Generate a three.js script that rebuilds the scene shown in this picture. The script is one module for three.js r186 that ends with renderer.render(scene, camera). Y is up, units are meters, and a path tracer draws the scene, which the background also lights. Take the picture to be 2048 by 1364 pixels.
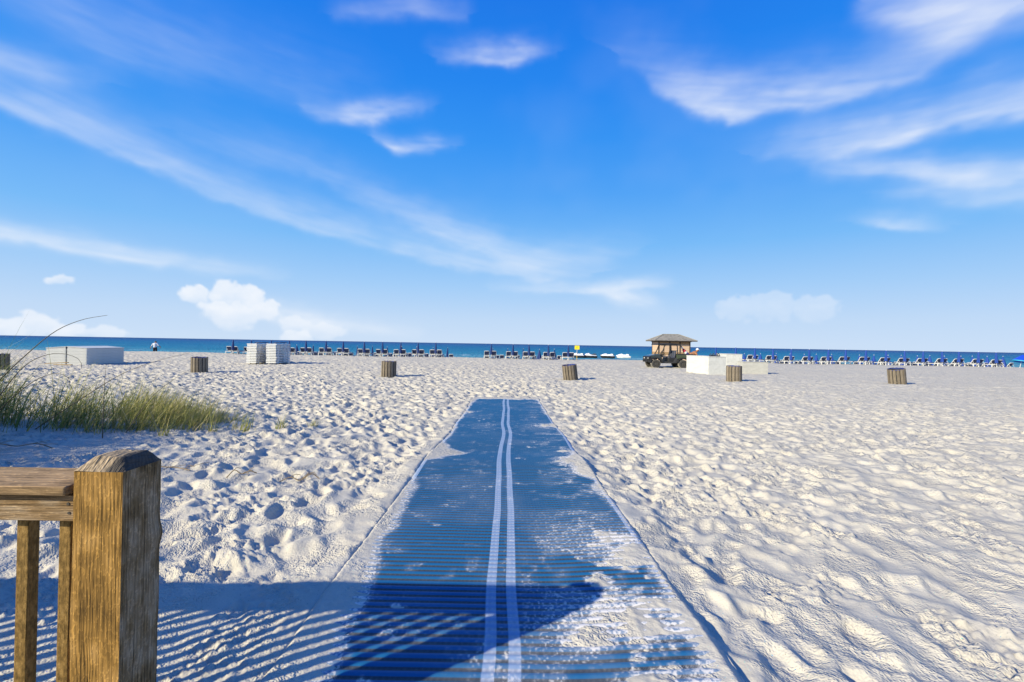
import * as THREE from 'three';
import { RoundedBoxGeometry } from 'three/addons/geometries/RoundedBoxGeometry.js';
import { mergeGeometries, mergeVertices } from 'three/addons/utils/BufferGeometryUtils.js';
import { MarchingCubes } from 'three/addons/objects/MarchingCubes.js';

// ---------- small maths ----------
const { clamp, lerp } = THREE.MathUtils, PI = Math.PI, rad = (a) => a * PI / 180;
const sm = (a, b, x) => { const t = clamp((x - a) / (b - a), 0, 1); return t * t * (3 - 2 * t); };
const hash = (x, y, s = 0) => { let h = Math.imul(x | 0, 374761393) ^ Math.imul(y | 0, 668265263) ^ Math.imul(s | 0, 1442695041); h = Math.imul(h ^ (h >>> 13), 1274126177); h = Math.imul(h ^ (h >>> 15), 2246822519); return ((h ^ (h >>> 16)) >>> 0) / 4294967296; };
const noise = (x, y, s = 0) => { const i = Math.floor(x), j = Math.floor(y); let u = x - i, v = y - j; u = u * u * (3 - 2 * u); v = v * v * (3 - 2 * v); const a = hash(i, j, s), b = hash(i + 1, j, s), c = hash(i, j + 1, s), d = hash(i + 1, j + 1, s); return (a + (b - a) * u) * (1 - v) + (c + (d - c) * u) * v; };
const fbm = (x, y, n = 4, s = 0) => { let t = 0, a = 0.5, w = 0; for (let k = 0; k < n; k++) { t += a * noise(x, y, s + k); w += a; x = x * 2.03 + 17.1; y = y * 2.03 - 9.7; a *= 0.5; } return t / w; };
const pnoise = (x, y, p, s = 0) => { const i = Math.floor(x), j = Math.floor(y), m = (k) => ((k % p) + p) % p; let u = x - i, v = y - j; u = u * u * (3 - 2 * u); v = v * v * (3 - 2 * v); return lerp(lerp(hash(m(i), m(j), s), hash(m(i + 1), m(j), s), u), lerp(hash(m(i), m(j + 1), s), hash(m(i + 1), m(j + 1), s), u), v); };
const rng = (seed) => { let s = seed | 0; return () => { s = (s + 0x6d2b79f5) | 0; let t = Math.imul(s ^ (s >>> 15), 1 | s); t = (t + Math.imul(t ^ (t >>> 7), 61 | t)) ^ t; return ((t ^ (t >>> 14)) >>> 0) / 4294967296; }; };
const toLin = (c) => { c /= 255; return c <= 0.04045 ? c / 12.92 : Math.pow((c + 0.055) / 1.055, 2.4); };
const table = (pts, x) => { if (x <= pts[0][0]) return pts[0][1]; for (let i = 1; i < pts.length; i++) if (x <= pts[i][0]) { const t = sm(pts[i - 1][0], pts[i][0], x); return lerp(pts[i - 1][1], pts[i][1], t); } return pts[pts.length - 1][1]; };

// ---------- camera, exposure, sun, sky ----------
const EXPOSURE = 1.5;
const scene = new THREE.Scene();
const camera = new THREE.PerspectiveCamera(2 * Math.atan(682 / 910) * 180 / PI, 1024 / 682, 0.05, 60000);
camera.position.set(0, 1.40, 0);
camera.rotation.set(rad(0.38), 0, rad(0.98), 'YXZ');
const renderer = new THREE.WebGLRenderer({ antialias: true });
renderer.toneMapping = THREE.LinearToneMapping;
renderer.toneMappingExposure = EXPOSURE;
renderer.shadowMap.enabled = true;

const SUN_AZ = rad(35), SUN_EL = rad(26);   // azimuth: from the left, turned this far behind the camera
const toSun = new THREE.Vector3(-Math.cos(SUN_EL) * Math.cos(SUN_AZ), Math.sin(SUN_EL), Math.cos(SUN_EL) * Math.sin(SUN_AZ));
const sun = new THREE.DirectionalLight(new THREE.Color().setRGB(1, 0.90, 0.655), 5);
sun.position.copy(toSun).multiplyScalar(90); sun.target.position.set(0, 0, -25); sun.position.z -= 25;
sun.castShadow = true; sun.shadow.mapSize.set(4096, 4096); sun.shadow.radius = 1.2;
Object.assign(sun.shadow.camera, { left: -70, right: 70, top: 60, bottom: -60, near: 1, far: 260 });
scene.add(sun, sun.target);

function makeSky() {
  const W = 3072, H = 1536, data = new Float32Array(W * H * 4), cover = new Float32Array(W * H);
  const colAt = (az) => (az + 90) / 360 * W, rowAt = (el) => (el / 180 + 0.5) * H;
  const grad = [[0, 204, 224, 247], [3, 192, 218, 247], [7, 162, 205, 248], [12, 118, 186, 248], [18, 76, 162, 246], [24, 44, 146, 243], [30, 20, 132, 239], [38, 4, 117, 231], [55, 2, 102, 218], [90, 2, 90, 203]];
  const lin = grad.map((g) => [g[0], toLin(g[1]), toLin(g[2]), toLin(g[3])]);
  const put = (c, r, v) => { const k = r * W + ((c % W) + W) % W; cover[k] = 1 - (1 - cover[k]) * (1 - clamp(v, 0, 1)); };
  const box = (a0, a1, e0, e1, f) => { for (let r = Math.max(H / 2, Math.floor(rowAt(e0))); r <= Math.min(H - 1, rowAt(e1)); r++) for (let c = Math.floor(colAt(a0)); c <= colAt(a1); c++) { const v = f((c + 0.5) / W * 360 - 90, ((r + 0.5) / H - 0.5) * 180); if (v > 0.002) put(c, r, v); } };
  // a brushed streak of ice cloud along points [azimuth, elevation, strength]; lo and hi: how far it spreads below and above, degrees
  const streak = (pts, lo, hi, seed, fine = 1) => {
    const az = pts.map((p) => p[0]), el = pts.map((p) => p[1]), m = Math.max(lo, hi) * 3;
    const slope = (el[el.length - 1] - el[0]) / (az[az.length - 1] - az[0] || 1), sl = clamp(slope, -1, 1);
    box(Math.min(...az) - m, Math.max(...az) + m, Math.min(...el) - lo * 3, Math.max(...el) + hi * 3, (a, e) => {
      const wa = a + (fbm(a * 0.35, e * 0.35, 3, seed) - 0.5) * 2.4, we = e + (fbm(a * 0.3 + 7, e * 0.5, 4, seed + 9) - 0.5) * 1.3;
      let best = 1e9, st = 0, side = 0, along = 0;
      for (let i = 1; i < pts.length; i++) {
        const [x0, y0, s0] = pts[i - 1], [x1, y1, s1] = pts[i], dx = x1 - x0, dy = y1 - y0, t = clamp(((wa - x0) * dx + (we - y0) * dy) / (dx * dx + dy * dy), 0, 1);
        const px = wa - x0 - dx * t, py = we - y0 - dy * t, d2 = px * px + py * py;
        if (d2 < best) { best = d2; st = lerp(s0, s1, t); side = dx * py - dy * px; along = i + t; }
      }
      const d = Math.sqrt(best) / (side > 0 ? hi : lo);
      if (d > 3) return 0;
      const u = a + e * 0.4, v = e - a * sl;
      const st1 = fbm(u * 0.24 * fine, v * 1.7 * fine, 4, seed + 20), st2 = fbm(a * 0.25, e * 0.5, 3, seed + 30);
      return st * Math.exp(-d * d * (side > 0 ? 0.7 : 1.2)) * clamp(0.45 + 0.75 * st1, 0, 1.2) * clamp(0.5 + st2 * 1.0, 0, 1.15);
    });
  };
  // a heap of fair-weather cloud: lobes [azimuth, elevation, half width, half height], crisp above, dissolving below
  const heap = (lobes, strength, seed) => {
    const a0 = Math.min(...lobes.map((l) => l[0] - l[2] * 1.6)), a1 = Math.max(...lobes.map((l) => l[0] + l[2] * 1.6)), e1 = Math.max(...lobes.map((l) => l[1] + l[3] * 2));
    box(a0, a1, 0, e1, (a, e) => {
      const wa = a + (fbm(a * 1.1, e * 1.1, 4, seed) - 0.5) * 1.5, we = e + (fbm(a * 1.1 + 31, e * 1.1, 4, seed + 5) - 0.5) * 1.2;
      let f = 0, below = 1;
      for (const [x, y, w, h] of lobes) { const q = 1 - ((wa - x) / w) ** 2 - ((we - y) / (we < y ? h * 1.7 : h)) ** 2; if (q > f) { f = q; below = we < y ? 1 - 0.6 * clamp((y - we) / (h * 1.7), 0, 1) : 1; } }
      return strength * sm(0.0, 0.5, f) * below * (0.7 + 0.45 * fbm(a * 0.9, e * 1.6, 4, seed + 11));
    });
  };
  streak([[-62, 22, 0.26], [-50.3, 19.2, 0.36], [-47, 18.2, 0.42], [-43.2, 17.4, 0.42], [-38.8, 16.4, 0.41], [-33.9, 14.9, 0.37], [-27.3, 13.3, 0.34], [-19.8, 12, 0.31], [-12.8, 10.8, 0.36], [-4.8, 9.3, 0.42], [3.4, 8.4, 0.34], [9.6, 8.8, 0.17]], 0.55, 2.2, 101);
  streak([[-36, 20, 0.08], [-25.3, 19.2, 0.18], [-18.8, 17, 0.22], [-12.3, 14.7, 0.29], [-4.9, 12.2, 0.37], [2.1, 10.4, 0.35], [8.3, 10.8, 0.20], [14, 11.5, 0.08]], 1.0, 1.8, 131);
  streak([[-56, 9, .4], [-50.1, 8.3, .6], [-48.5, 8.2, .62], [-45.6, 8.1, .62], [-42.3, 7.8, .55], [-37.5, 7.5, .45], [-32.4, 7.2, .28], [-27.1, 7.1, .1]], 0.6, 0.9, 151);
  streak([[-56, 20.5, 0.24], [-48.7, 21.6, 0.27], [-46.4, 21.7, 0.29], [-42.6, 22.3, 0.10]], 0.8, 1.2, 161);
  streak([[-50, 28, 0.21], [-42.6, 25.6, 0.17], [-39, 26.5, 0.16], [-34.1, 26.6, 0.13], [-20.1, 26.5, 0.06]], 2.0, 3.2, 171);
  streak([[-22, 34, 0.08], [-19.2, 34.6, 0.22], [-12.8, 35.7, 0.29], [-6.6, 36, 0.13]], 0.7, 1.0, 181);
  streak([[-9.6, 32.0, 0.14], [-5.3, 32.2, 0.52], [-1.5, 32.2, 0.65], [1.5, 32.4, 0.54], [4.8, 32.7, 0.08]], 0.55, 1.0, 191, 1.3);
  streak([[-24.7, 25, 0.16], [-21.2, 25.0, 0.50], [-18.2, 25.3, 0.68], [-16, 25.9, 0.56], [-14.5, 26.3, 0.36], [-11.3, 27.1, 0.08]], 0.7, 0.95, 201, 1.4);
  streak([[-16.9, 22.9, 0.22], [-14.4, 22.2, 0.56], [-12.2, 22.6, 0.38], [-7.9, 23.3, 0.09]], 0.5, 0.8, 211, 1.5);
  streak([[13, 32, 0.09], [15.8, 30.6, 0.15], [18.7, 28.1, 0.37], [22.1, 26, 0.63], [25.3, 24.9, 0.70], [28.8, 24.9, 0.55], [32.9, 24.7, 0.46], [36.4, 24.4, 0.44], [39.5, 24.8, 0.37], [42, 24.8, 0.33], [45.9, 26.3, 0.29]], 0.75, 2.5, 221);
  streak([[38.5, 31, 0.29], [40.9, 29, 0.54], [43.7, 27.4, 0.65], [46.8, 27.2, 0.61], [51, 27, 0.43], [58, 29, 0.25]], 1.6, 3.6, 231);
  streak([[29, 20.6, 0.08], [31.2, 20.1, 0.27], [35.6, 19.4, 0.55], [38.8, 19.5, 0.62], [42.1, 19.8, 0.66], [45.4, 20, 0.70], [49.1, 19.6, 0.66], [58, 20, 0.39]], 0.8, 2.2, 241);
  streak([[34, 18.2, 0.14], [36.4, 17.8, 0.36], [40.3, 17, 0.54], [43.8, 15.6, 0.65], [46.9, 14.9, 0.68], [49.4, 14.6, 0.58], [57, 14, 0.36]], 1.0, 1.0, 251);
  streak([[40, 14.9, 0.14], [42.1, 14.6, 0.32], [45.4, 13.6, 0.39], [49.2, 12.6, 0.35], [57, 12, 0.21]], 1.0, 1.1, 261);
  streak([[36.5, 12.5, .08], [38.8, 12.2, .4], [40.4, 11.9, .5], [43.8, 11.4, .06]], 0.4, 0.9, 271);
  streak([[-3, 7.1, .1], [4.7, 6.7, .4], [9.6, 6.7, .5], [14.4, 7, .55], [19.1, 7.3, .15]], 0.5, 0.8, 281);
  streak([[10.8, 6.6, .3], [13.2, 6.2, .7], [15.5, 5.4, .4], [18, 4.4, .1]], 0.8, 0.8, 291);
  streak([[-30, 3.4, .5], [-25, 2.6, .7], [-19.6, 1.7, .5], [-12, 1.1, .2]], 0.9, 0.9, 301);
  heap([[-32.2, 5.0, 1.7, 1.5], [-34.9, 4.6, 1.5, 0.9], [-30.2, 4.6, 1.6, 1.4], [-28.3, 3.6, 1.6, 1.1], [-31.5, 3.2, 3.4, 1.4]], 0.97, 401);
  heap([[-45, 5.0, 1.0, 0.42]], 0.8, 421);
  heap([[-46.1, 1.3, 1.5, 1.0], [-48.6, 0.8, 2.4, 0.8], [-44.4, 0.6, 1.5, 0.7]], 0.85, 431);
  heap([[-41.8, 0.5, 2.0, 0.7]], 0.6, 441);
  heap([[-25.4, 0.3, 2.0, 0.9]], 0.75, 451);
  heap([[-22.5, 1.3, 2.6, 0.8], [-25.5, 1.9, 2.2, 0.9]], 0.6, 461);
  heap([[26.2, 4.7, 2.4, 1.3], [29.8, 5.0, 2.8, 1.4], [33.6, 4.6, 2.6, 1.2]], 0.36, 471);
  // the same kind of sky goes on all round
  const R = rng(5);
  for (let k = 0; k < 26; k++) {
    const a = 62 + k / 26 * 232, e = 7 + R() * 34, n = 5, L = 14 + R() * 16, tilt = (R() - 0.5) * 0.5, pts = [];
    for (let i = 0; i < n; i++) pts.push([a + (i / (n - 1) - 0.5) * L, clamp(e + (i - 2) * tilt * 3 + (R() - 0.5) * 2, 3, 60), (i === 0 || i === n - 1 ? 0.15 : 0.35 + 0.45 * R())]);
    const shift = pts.map(([x, y, s]) => [x > 270 ? x - 360 : x, y, s]);
    if (Math.max(...shift.map((p) => p[0])) - Math.min(...shift.map((p) => p[0])) < 60) streak(shift, 0.6 + R(), 1.5 + R() * 2.5, 600 + k * 7);
  }
  for (let r = 0; r < H; r++) {
    const el = ((r + 0.5) / H - 0.5) * 180;
    for (let c = 0; c < W; c++) {
      const k = (r * W + c) * 4, e = Math.max(0, el);
      let i = 1; while (i < lin.length - 1 && e > lin[i][0]) i++;
      const t = clamp((e - lin[i - 1][0]) / (lin[i][0] - lin[i - 1][0]), 0, 1);
      const veil = el > 0 ? 0.015 + 0.04 * sm(0.42, 0.75, fbm(c / W * 26, el * 0.09, 4, 77)) * sm(4, 16, el) * (1 - sm(40, 60, el)) : 0, f = clamp(cover[r * W + c] * 0.92 + veil * (1 - cover[r * W + c]), 0, 1);
      const white = [0.90, 0.94, 1.0];
      for (let q = 0; q < 3; q++) data[k + q] = lerp(lerp(lin[i - 1][q + 1], lin[i][q + 1], t), white[q], f) / EXPOSURE;
      data[k + 3] = 1;
    }
  }
  const t = new THREE.DataTexture(data, W, H, THREE.RGBAFormat, THREE.FloatType);
  t.mapping = THREE.EquirectangularReflectionMapping; t.magFilter = THREE.LinearFilter; t.minFilter = THREE.LinearFilter; t.needsUpdate = true;
  return t;
}
scene.background = makeSky();
scene.environment = scene.background;

// ---------- naming ----------
const used = new Map();
const numbered = (n) => { const k = used.get(n) ?? 0; used.set(n, k + 1); return k ? n + '_' + String(k).padStart(3, '0') : n; };
const shade = (o) => { o.traverse((m) => { if (m.isMesh) { m.castShadow = true; m.receiveShadow = true; } }); return o; };
function tag(o, label, category, group) { o.userData.label = label; o.userData.category = category; if (group) o.userData.group = group; return o; }
function thing(name, label, category, pos = [0, 0, 0], turn = 0, group) { const o = new THREE.Group(); o.name = numbered(name); o.position.set(...pos); o.rotation.y = turn; scene.add(o); return tag(o, label, category, group); }
function part(name, geo, mat, parent) { const m = new THREE.Mesh(Array.isArray(geo) ? mergeGeometries(geo.map((g) => { const h = g.index ? g.toNonIndexed() : g; for (const k of Object.keys(h.attributes)) if (!['position', 'normal', 'uv'].includes(k)) h.deleteAttribute(k); return h; })) : geo, mat); m.name = name; m.castShadow = m.receiveShadow = true; parent.add(m); return m; }
function structure(name, geo, mat, kind = 'structure', label, category) { const m = part(name, geo, mat, scene); m.name = numbered(name); m.userData.kind = kind; if (label) tag(m, label, category); return m; }
function copy(o, pos, turn, label, group) { const c = o.clone(); c.name = numbered(o.name.replace(/_\d\d\d$/, '')); c.userData = { ...o.userData }; scene.add(c); c.position.set(...pos); c.rotation.set(0, turn, 0); c.userData.label = label; if (group) c.userData.group = group; return c; }
const bx = (w, h, d, x = 0, y = 0, z = 0, rx = 0, ry = 0, rz = 0, r = 0) => { const g = r ? new RoundedBoxGeometry(w, h, d, 2, r) : new THREE.BoxGeometry(w, h, d); g.rotateX(rx); g.rotateY(ry); g.rotateZ(rz); return g.translate(x, y, z); };
const cy = (r0, r1, h, x = 0, y = 0, z = 0, n = 16, rx = 0, rz = 0) => { const g = new THREE.CylinderGeometry(r0, r1, h, n); g.rotateX(rx); g.rotateZ(rz); return g.translate(x, y, z); };
const tube = (pts, r, n = 16, k = 6) => new THREE.TubeGeometry(new THREE.CatmullRomCurve3(pts.map((p) => new THREE.Vector3(...p))), n, r, k);
const bar = (a, b, r, k = 6) => { const A = new THREE.Vector3(...a), B = new THREE.Vector3(...b), g = new THREE.CylinderGeometry(r, r, A.distanceTo(B), k); g.applyQuaternion(new THREE.Quaternion().setFromUnitVectors(new THREE.Vector3(0, 1, 0), B.clone().sub(A).normalize())); return g.translate(...A.add(B).multiplyScalar(0.5).toArray()); };
const M = (r, g, b, rough = 0.8, extra = {}) => new THREE.MeshPhysicalMaterial({ color: new THREE.Color().setRGB(r, g, b), roughness: rough, ...extra });
function dataTex(w, h, f, srgb = false, repeat = true) { const d = new Uint8Array(w * h * 4); for (let j = 0, k = 0; j < h; j++) for (let i = 0; i < w; i++, k += 4) { const c = f(i, j); d[k] = c[0]; d[k + 1] = c[1]; d[k + 2] = c[2]; d[k + 3] = 255; } const t = new THREE.DataTexture(d, w, h); if (srgb) t.colorSpace = THREE.SRGBColorSpace; t.wrapS = t.wrapT = repeat ? THREE.RepeatWrapping : THREE.ClampToEdgeWrapping; t.magFilter = THREE.LinearFilter; t.minFilter = THREE.LinearMipmapLinearFilter; t.generateMipmaps = true; t.needsUpdate = true; return t; }
const toS = (c) => { c = clamp(c, 0, 1); return 255 * (c <= 0.0031308 ? c * 12.92 : 1.055 * Math.pow(c, 1 / 2.4) - 0.055); };

// ---------- the lie of the beach: d is the distance seaward of the rail end, z = -d ----------
const CX = (d) => table([[0, -0.02], [1.9, -0.02], [2.7, -0.045], [3.6, -0.05], [4.6, -0.07], [5.6, -0.085], [7, -0.05], [9, -0.09], [13.3, -0.16]], d) + (noise(d * 0.9, 3, 78) - 0.5) * 0.045;
const HALF = 0.965, MAT0 = 1.0, MAT1 = 13.2, PITCH = 0.055;
const base = (x, d) => -0.22 * sm(2.5, 12, d) - 0.115 * Math.max(0, d - 51.5) * sm(50, 55, d) + 0.55 * Math.exp(-(((x + 8.2) / 2.3) ** 2) - (((d - 4.6) / 2.3) ** 2)) + 0.12 * Math.exp(-(((x + 7) / 2.6) ** 2) - (((d - 8.5) / 2.2) ** 2));
const swell = (x, d) => ((fbm(x * 0.16 + 4, d * 0.16, 3, 41) - 0.5) * 0.16 + (fbm(x * 0.45, d * 0.45, 3, 45) - 0.5) * 0.045) * sm(0.9, 2.6, Math.abs(x)) + (fbm(x * 0.1, d * 0.1, 2, 48) - 0.5) * 0.10 * sm(14, 24, d);
// trodden sand, stamped footprint by footprint and left to slump
const TS = 0.02, TW = 1800, TH = 1600, trod = new Float32Array(TW * TH);
(() => {
  const R = rng(91), wrap = (v, n) => ((v % n) + n) % n;
  const stamp = (x, d, ang, a, b, dep, rim, erase) => {
    const r = a * 2.1, i0 = Math.floor((x - r) / TS), i1 = Math.ceil((x + r) / TS), j0 = Math.floor((d - r) / TS), j1 = Math.ceil((d + r) / TS), ca = Math.cos(ang), sa = Math.sin(ang), sd = (R() * 1e6) | 0, soft = R();
    for (let j = j0; j <= j1; j++) for (let i = i0; i <= i1; i++) {
      const dx = i * TS - x, dz = j * TS - d; let u = (dx * ca + dz * sa) / a, v = (-dx * sa + dz * ca) / b;
      v *= 1 + 0.25 * u; const w = (noise(dx * 9 + 50, dz * 9 + 50, sd) - 0.5) * 0.55, q = Math.sqrt(u * u + v * v) + w, k = wrap(j, TH) * TW + wrap(i, TW);
      if (q < 1) { if (soft < 0.4) trod[k] += (hash(i, j, sd) - 0.5) * 0.010; const s = Math.min(1, (1 - q) * 2.5), p = s * s * (3 - 2 * s); trod[k] = trod[k] * (1 - erase * p) - dep * p * (1 + 0.35 * u); }
      else if (q < 2) { const s = (q - 1), m = Math.sin(PI * Math.pow(s, 0.55)); trod[k] += rim * m * m * (1 - 0.6 * u / Math.max(q, 1)) * (0.55 + 0.9 * hash(i, j, sd)); }
    }
  };
  const slump = (n, tan) => { const lim = tan * TS; for (let it = 0; it < n; it++) for (let j = 0; j < TH; j++) { const up = ((j + 1) % TH) * TW, row = j * TW; for (let i = 0; i < TW; i++) { const k = row + i; for (let q = 0; q < 2; q++) { const n2 = q ? up + i : row + (i + 1) % TW, df = trod[k] - trod[n2]; if (df > lim) { const m = (df - lim) * 0.3; trod[k] -= m; trod[n2] += m; } else if (df < -lim) { const m = (-df - lim) * 0.3; trod[k] += m; trod[n2] -= m; } } } } };
  const walk = (n, dep, rim, size) => {
    let x = 0, d = 0, h = 0, left = 0, side = 1;
    for (let k = 0; k < n; k++) {
      if (left-- <= 0) { x = R() * 36; d = R() * 32; h = R() < 0.6 ? PI / 2 * (R() < 0.5 ? 1 : -1) + (R() - 0.5) * 1.1 : R() * 6.28; left = 4 + R() * 26; }
      h += (R() - 0.5) * 0.22; const st = 0.40 + R() * 0.25; x += Math.cos(h) * st; d += Math.sin(h) * st; side = -side;
      const s = size * (0.75 + 0.5 * R());
      stamp(x - Math.sin(h) * 0.1 * side, d + Math.cos(h) * 0.1 * side, h + (R() - 0.5) * 0.5, 0.185 * s, 0.105 * s, dep * (0.55 + 0.8 * R()), rim * (0.5 + R()), 0.7);
    }
  };
  const blow = (n) => { for (let it = 0; it < n; it++) for (const st of [1, TW]) for (let k = 0; k < trod.length - st; k++) { const m = (trod[k] - trod[k + st]) * 0.25; trod[k] -= m; trod[k + st] += m; } };
  walk(16000, 0.030, 0.009, 0.95); slump(2, 0.6); blow(2);
  walk(18000, 0.032, 0.009, 0.74); slump(1, 0.7); blow(1);
  walk(16000, 0.036, 0.009, 0.62); slump(1, 1.0);
})();
const trodAt = (x, d) => { const fx = ((x + 360) / TS) % TW, fy = ((d + 64) / TS) % TH, i = Math.floor(fx), j = Math.floor(fy), u = fx - i, v = fy - j, i1 = (i + 1) % TW, j1 = (j + 1) % TH; return (trod[j * TW + i] * (1 - u) + trod[j * TW + i1] * u) * (1 - v) + (trod[j1 * TW + i] * (1 - u) + trod[j1 * TW + i1] * u) * v; };
const inMat = (x, d, pad = 0) => { const e = Math.abs(x - CX(d)) - HALF - pad; return e < 0 && d < MAT1 + pad && d > MAT0 - pad ? -Math.max(e, d - MAT1 - pad) : 0; };
const amount = (x, d) => {
  let a = lerp(0.92, 0.68, sm(0, 3, x)) * lerp(1, 1.3, sm(4, 10, d));
  a *= 1 - 0.3 * sm(0.9, 1.6, x) * (1 - sm(3.2, 5, d));
  a *= 1 - 0.5 * sm(7, 15, x) * sm(9, 20, d);
  a *= 1 - 0.35 * sm(2.6, 4.5, x) * sm(0.4, 0.75, fbm(x * 0.5, d * 0.5, 2, 63));
  a *= 1 - 0.8 * Math.exp(-(((x + 7.2) / 3.2) ** 2) - (((d - 6.0) / 2.0) ** 2));
  a *= 1 - 0.72 * (1 - sm(2.45, 2.9, d)) * (1 - sm(-0.2, 0.4, x));
  return a;
};
// clods: loose lumps of damp sand kicked out of the prints
const clod = (x, d, c, s) => { const i = Math.floor(x / c), j = Math.floor(d / c); let h = 0; for (let b = -1; b <= 1; b++) for (let a = -1; a <= 1; a++) { const p = hash(i + a, j + b, s); if (p > 0.55) continue; const r = c * (0.28 + 0.5 * p), q = 1 - ((x - (i + a + hash(i + a, j + b, s + 1)) * c) ** 2 + (d - (j + b + hash(i + a, j + b, s + 2)) * c) ** 2) / (r * r); if (q > 0) h = Math.max(h, Math.sqrt(q) * r * 0.75); } return h; };
const crumb = (x, d) => { const m = sm(0.47, 0.60, fbm(x * 1.7 + 3, d * 1.7, 4, 52) + (x > 1 ? 0.02 : 0)); let y = (fbm(x * 9, d * 9, 3, 58) - 0.5) * 0.010; if (m > 0) y += m * ((noise(x * 22, d * 22, 55) - 0.5) * 0.016 + (d < 14 ? clod(x, d, 0.05, 500) + (d < 6 ? clod(x, d, 0.028, 510) * 0.8 : 0) : (noise(x * 12, d * 12, 57) - 0.5) * 0.03)); return y; };
// tyre ruts crossing the open sand
const RUTS = [[17.5, 0.06, 0.5], [19.1, 0.06, 0.5], [27, 0.02, 0], [28.5, 0.02, 0], [38, -0.03, 1], [39.5, -0.03, 1]];
const rut = (x, d) => { let r = 0; for (const [d0, s, ph] of RUTS) { const e = Math.abs(d - d0 - s * x - 0.5 * Math.sin(x * 0.11 + ph)); if (e < 0.5) r += -0.03 * (1 - sm(0.08, 0.2, e)) + 0.016 * Math.exp(-(((e - 0.27) / 0.08) ** 2)); } return r * sm(-6, 3, x); };
function looseSand(x, d) {
  let y = base(x, d) + swell(x, d) + trodAt(x, d) * amount(x, d) * (d > 48 ? 1 - 0.6 * sm(49, 53, d) : 1) + crumb(x, d) * (d < 9 ? 1 : 0.6);
  if (d > 11) y += sm(11, 22, d) * (1 - sm(46, 51, d)) * ((noise(x * 3.1, d * 2.4, 64) - 0.5) * 0.045 + (noise(x * 6.3, d * 4.7, 65) - 0.5) * 0.035) * (1 - 0.45 * sm(12, 22, x));
  if (d > 14 && d < 44) y += rut(x, d);
  return y;
}
const matLevel = (x, d) => base(x, d) + 0.035 + (fbm(x * 0.5 + 9, d * 0.55, 2, 71) - 0.5) * 0.035 * sm(1.5, 4, d) + 0.035 * sm(0.2, 0.97, x - CX(d)) * (1 - sm(5, 9, d)) + 0.02 * Math.exp(-(((d - 5.3) / 0.5) ** 2)) - 0.012 * Math.exp(-(((d - 6.2) / 0.4) ** 2));
const rib = (d) => 0.0026 * Math.sin(d / PITCH * 2 * PI);
function sandAt(x, d) {
  const e = Math.abs(x - CX(d)) - HALF, right = x > CX(d);
  let y = looseSand(x, d);
  if (d > MAT1 + 0.6 || e > 0.9 || d < 0.4) return y;
  const m = matLevel(clamp(x, CX(d) - HALF, CX(d) + HALF), d), k = 1 - sm(MAT1 - 0.05, MAT1 + 0.5, d);
  const edge = right ? m - 0.045 * (1 - sm(4.5, 9, d)) * sm(0.3, 0.7, fbm(x * 0.6, d * 1.9, 3, 74)) - 0.006 : m + 0.004;                 // the mat edge stands proud on the right, is half buried on the left
  y = lerp(y, edge + (y - base(x, d)) * 0.35, k * (1 - sm(0.0, 0.45, e)));
  if (e < 0) y = lerp(y, m - 0.035, k * sm(0, 0.05, -e)); 
  return y;
}
const groundY = (x, d) => sandAt(x, d);
const levelY = (x, d) => base(x, d) + swell(x, d);

// ---------- sand ----------
const sandTint = dataTex(1024, 1024, (i, j) => { const x = i / 1024, y = j / 1024, a = pnoise(x * 8, y * 8, 8, 1) * 0.5 + pnoise(x * 32, y * 32, 32, 2) * 0.3 + pnoise(x * 128, y * 128, 128, 3) * 0.2, g = hash(i, j, 4), s = hash(i >> 1, j >> 1, 5); let k = 0.945 + 0.07 * a + (g - 0.5) * 0.07; if (s > 0.9965) k *= 0.62; else if (s < 0.004) k *= 1.05; return [k * 246, k * (240 + 2 * a), k * (229 + 5 * a)]; }, true);
const sandGrain = dataTex(1024, 1024, (i, j) => { const x = i / 1024, y = j / 1024; const m = 0.25 + 1.1 * sm(0.35, 0.7, pnoise(x * 7, y * 7, 7, 15) * 0.6 + pnoise(x * 19, y * 19, 19, 16) * 0.4); let a = 0.5 + m * ((pnoise(x * 34, y * 34, 34, 11) - 0.5) * 0.35 + (pnoise(x * 90, y * 90, 90, 12) - 0.5) * 0.4 + (pnoise(x * 250, y * 250, 250, 13) - 0.5) * 0.35); a = clamp(a, 0, 1) * 255; return [a, a, a]; });
const SAND = new THREE.MeshPhysicalMaterial({ color: new THREE.Color().setRGB(0.545, 0.534, 0.496), map: sandTint, bumpMap: sandGrain, bumpScale: 0.012, roughness: 0.95, specularIntensity: 0.25 });
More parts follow.
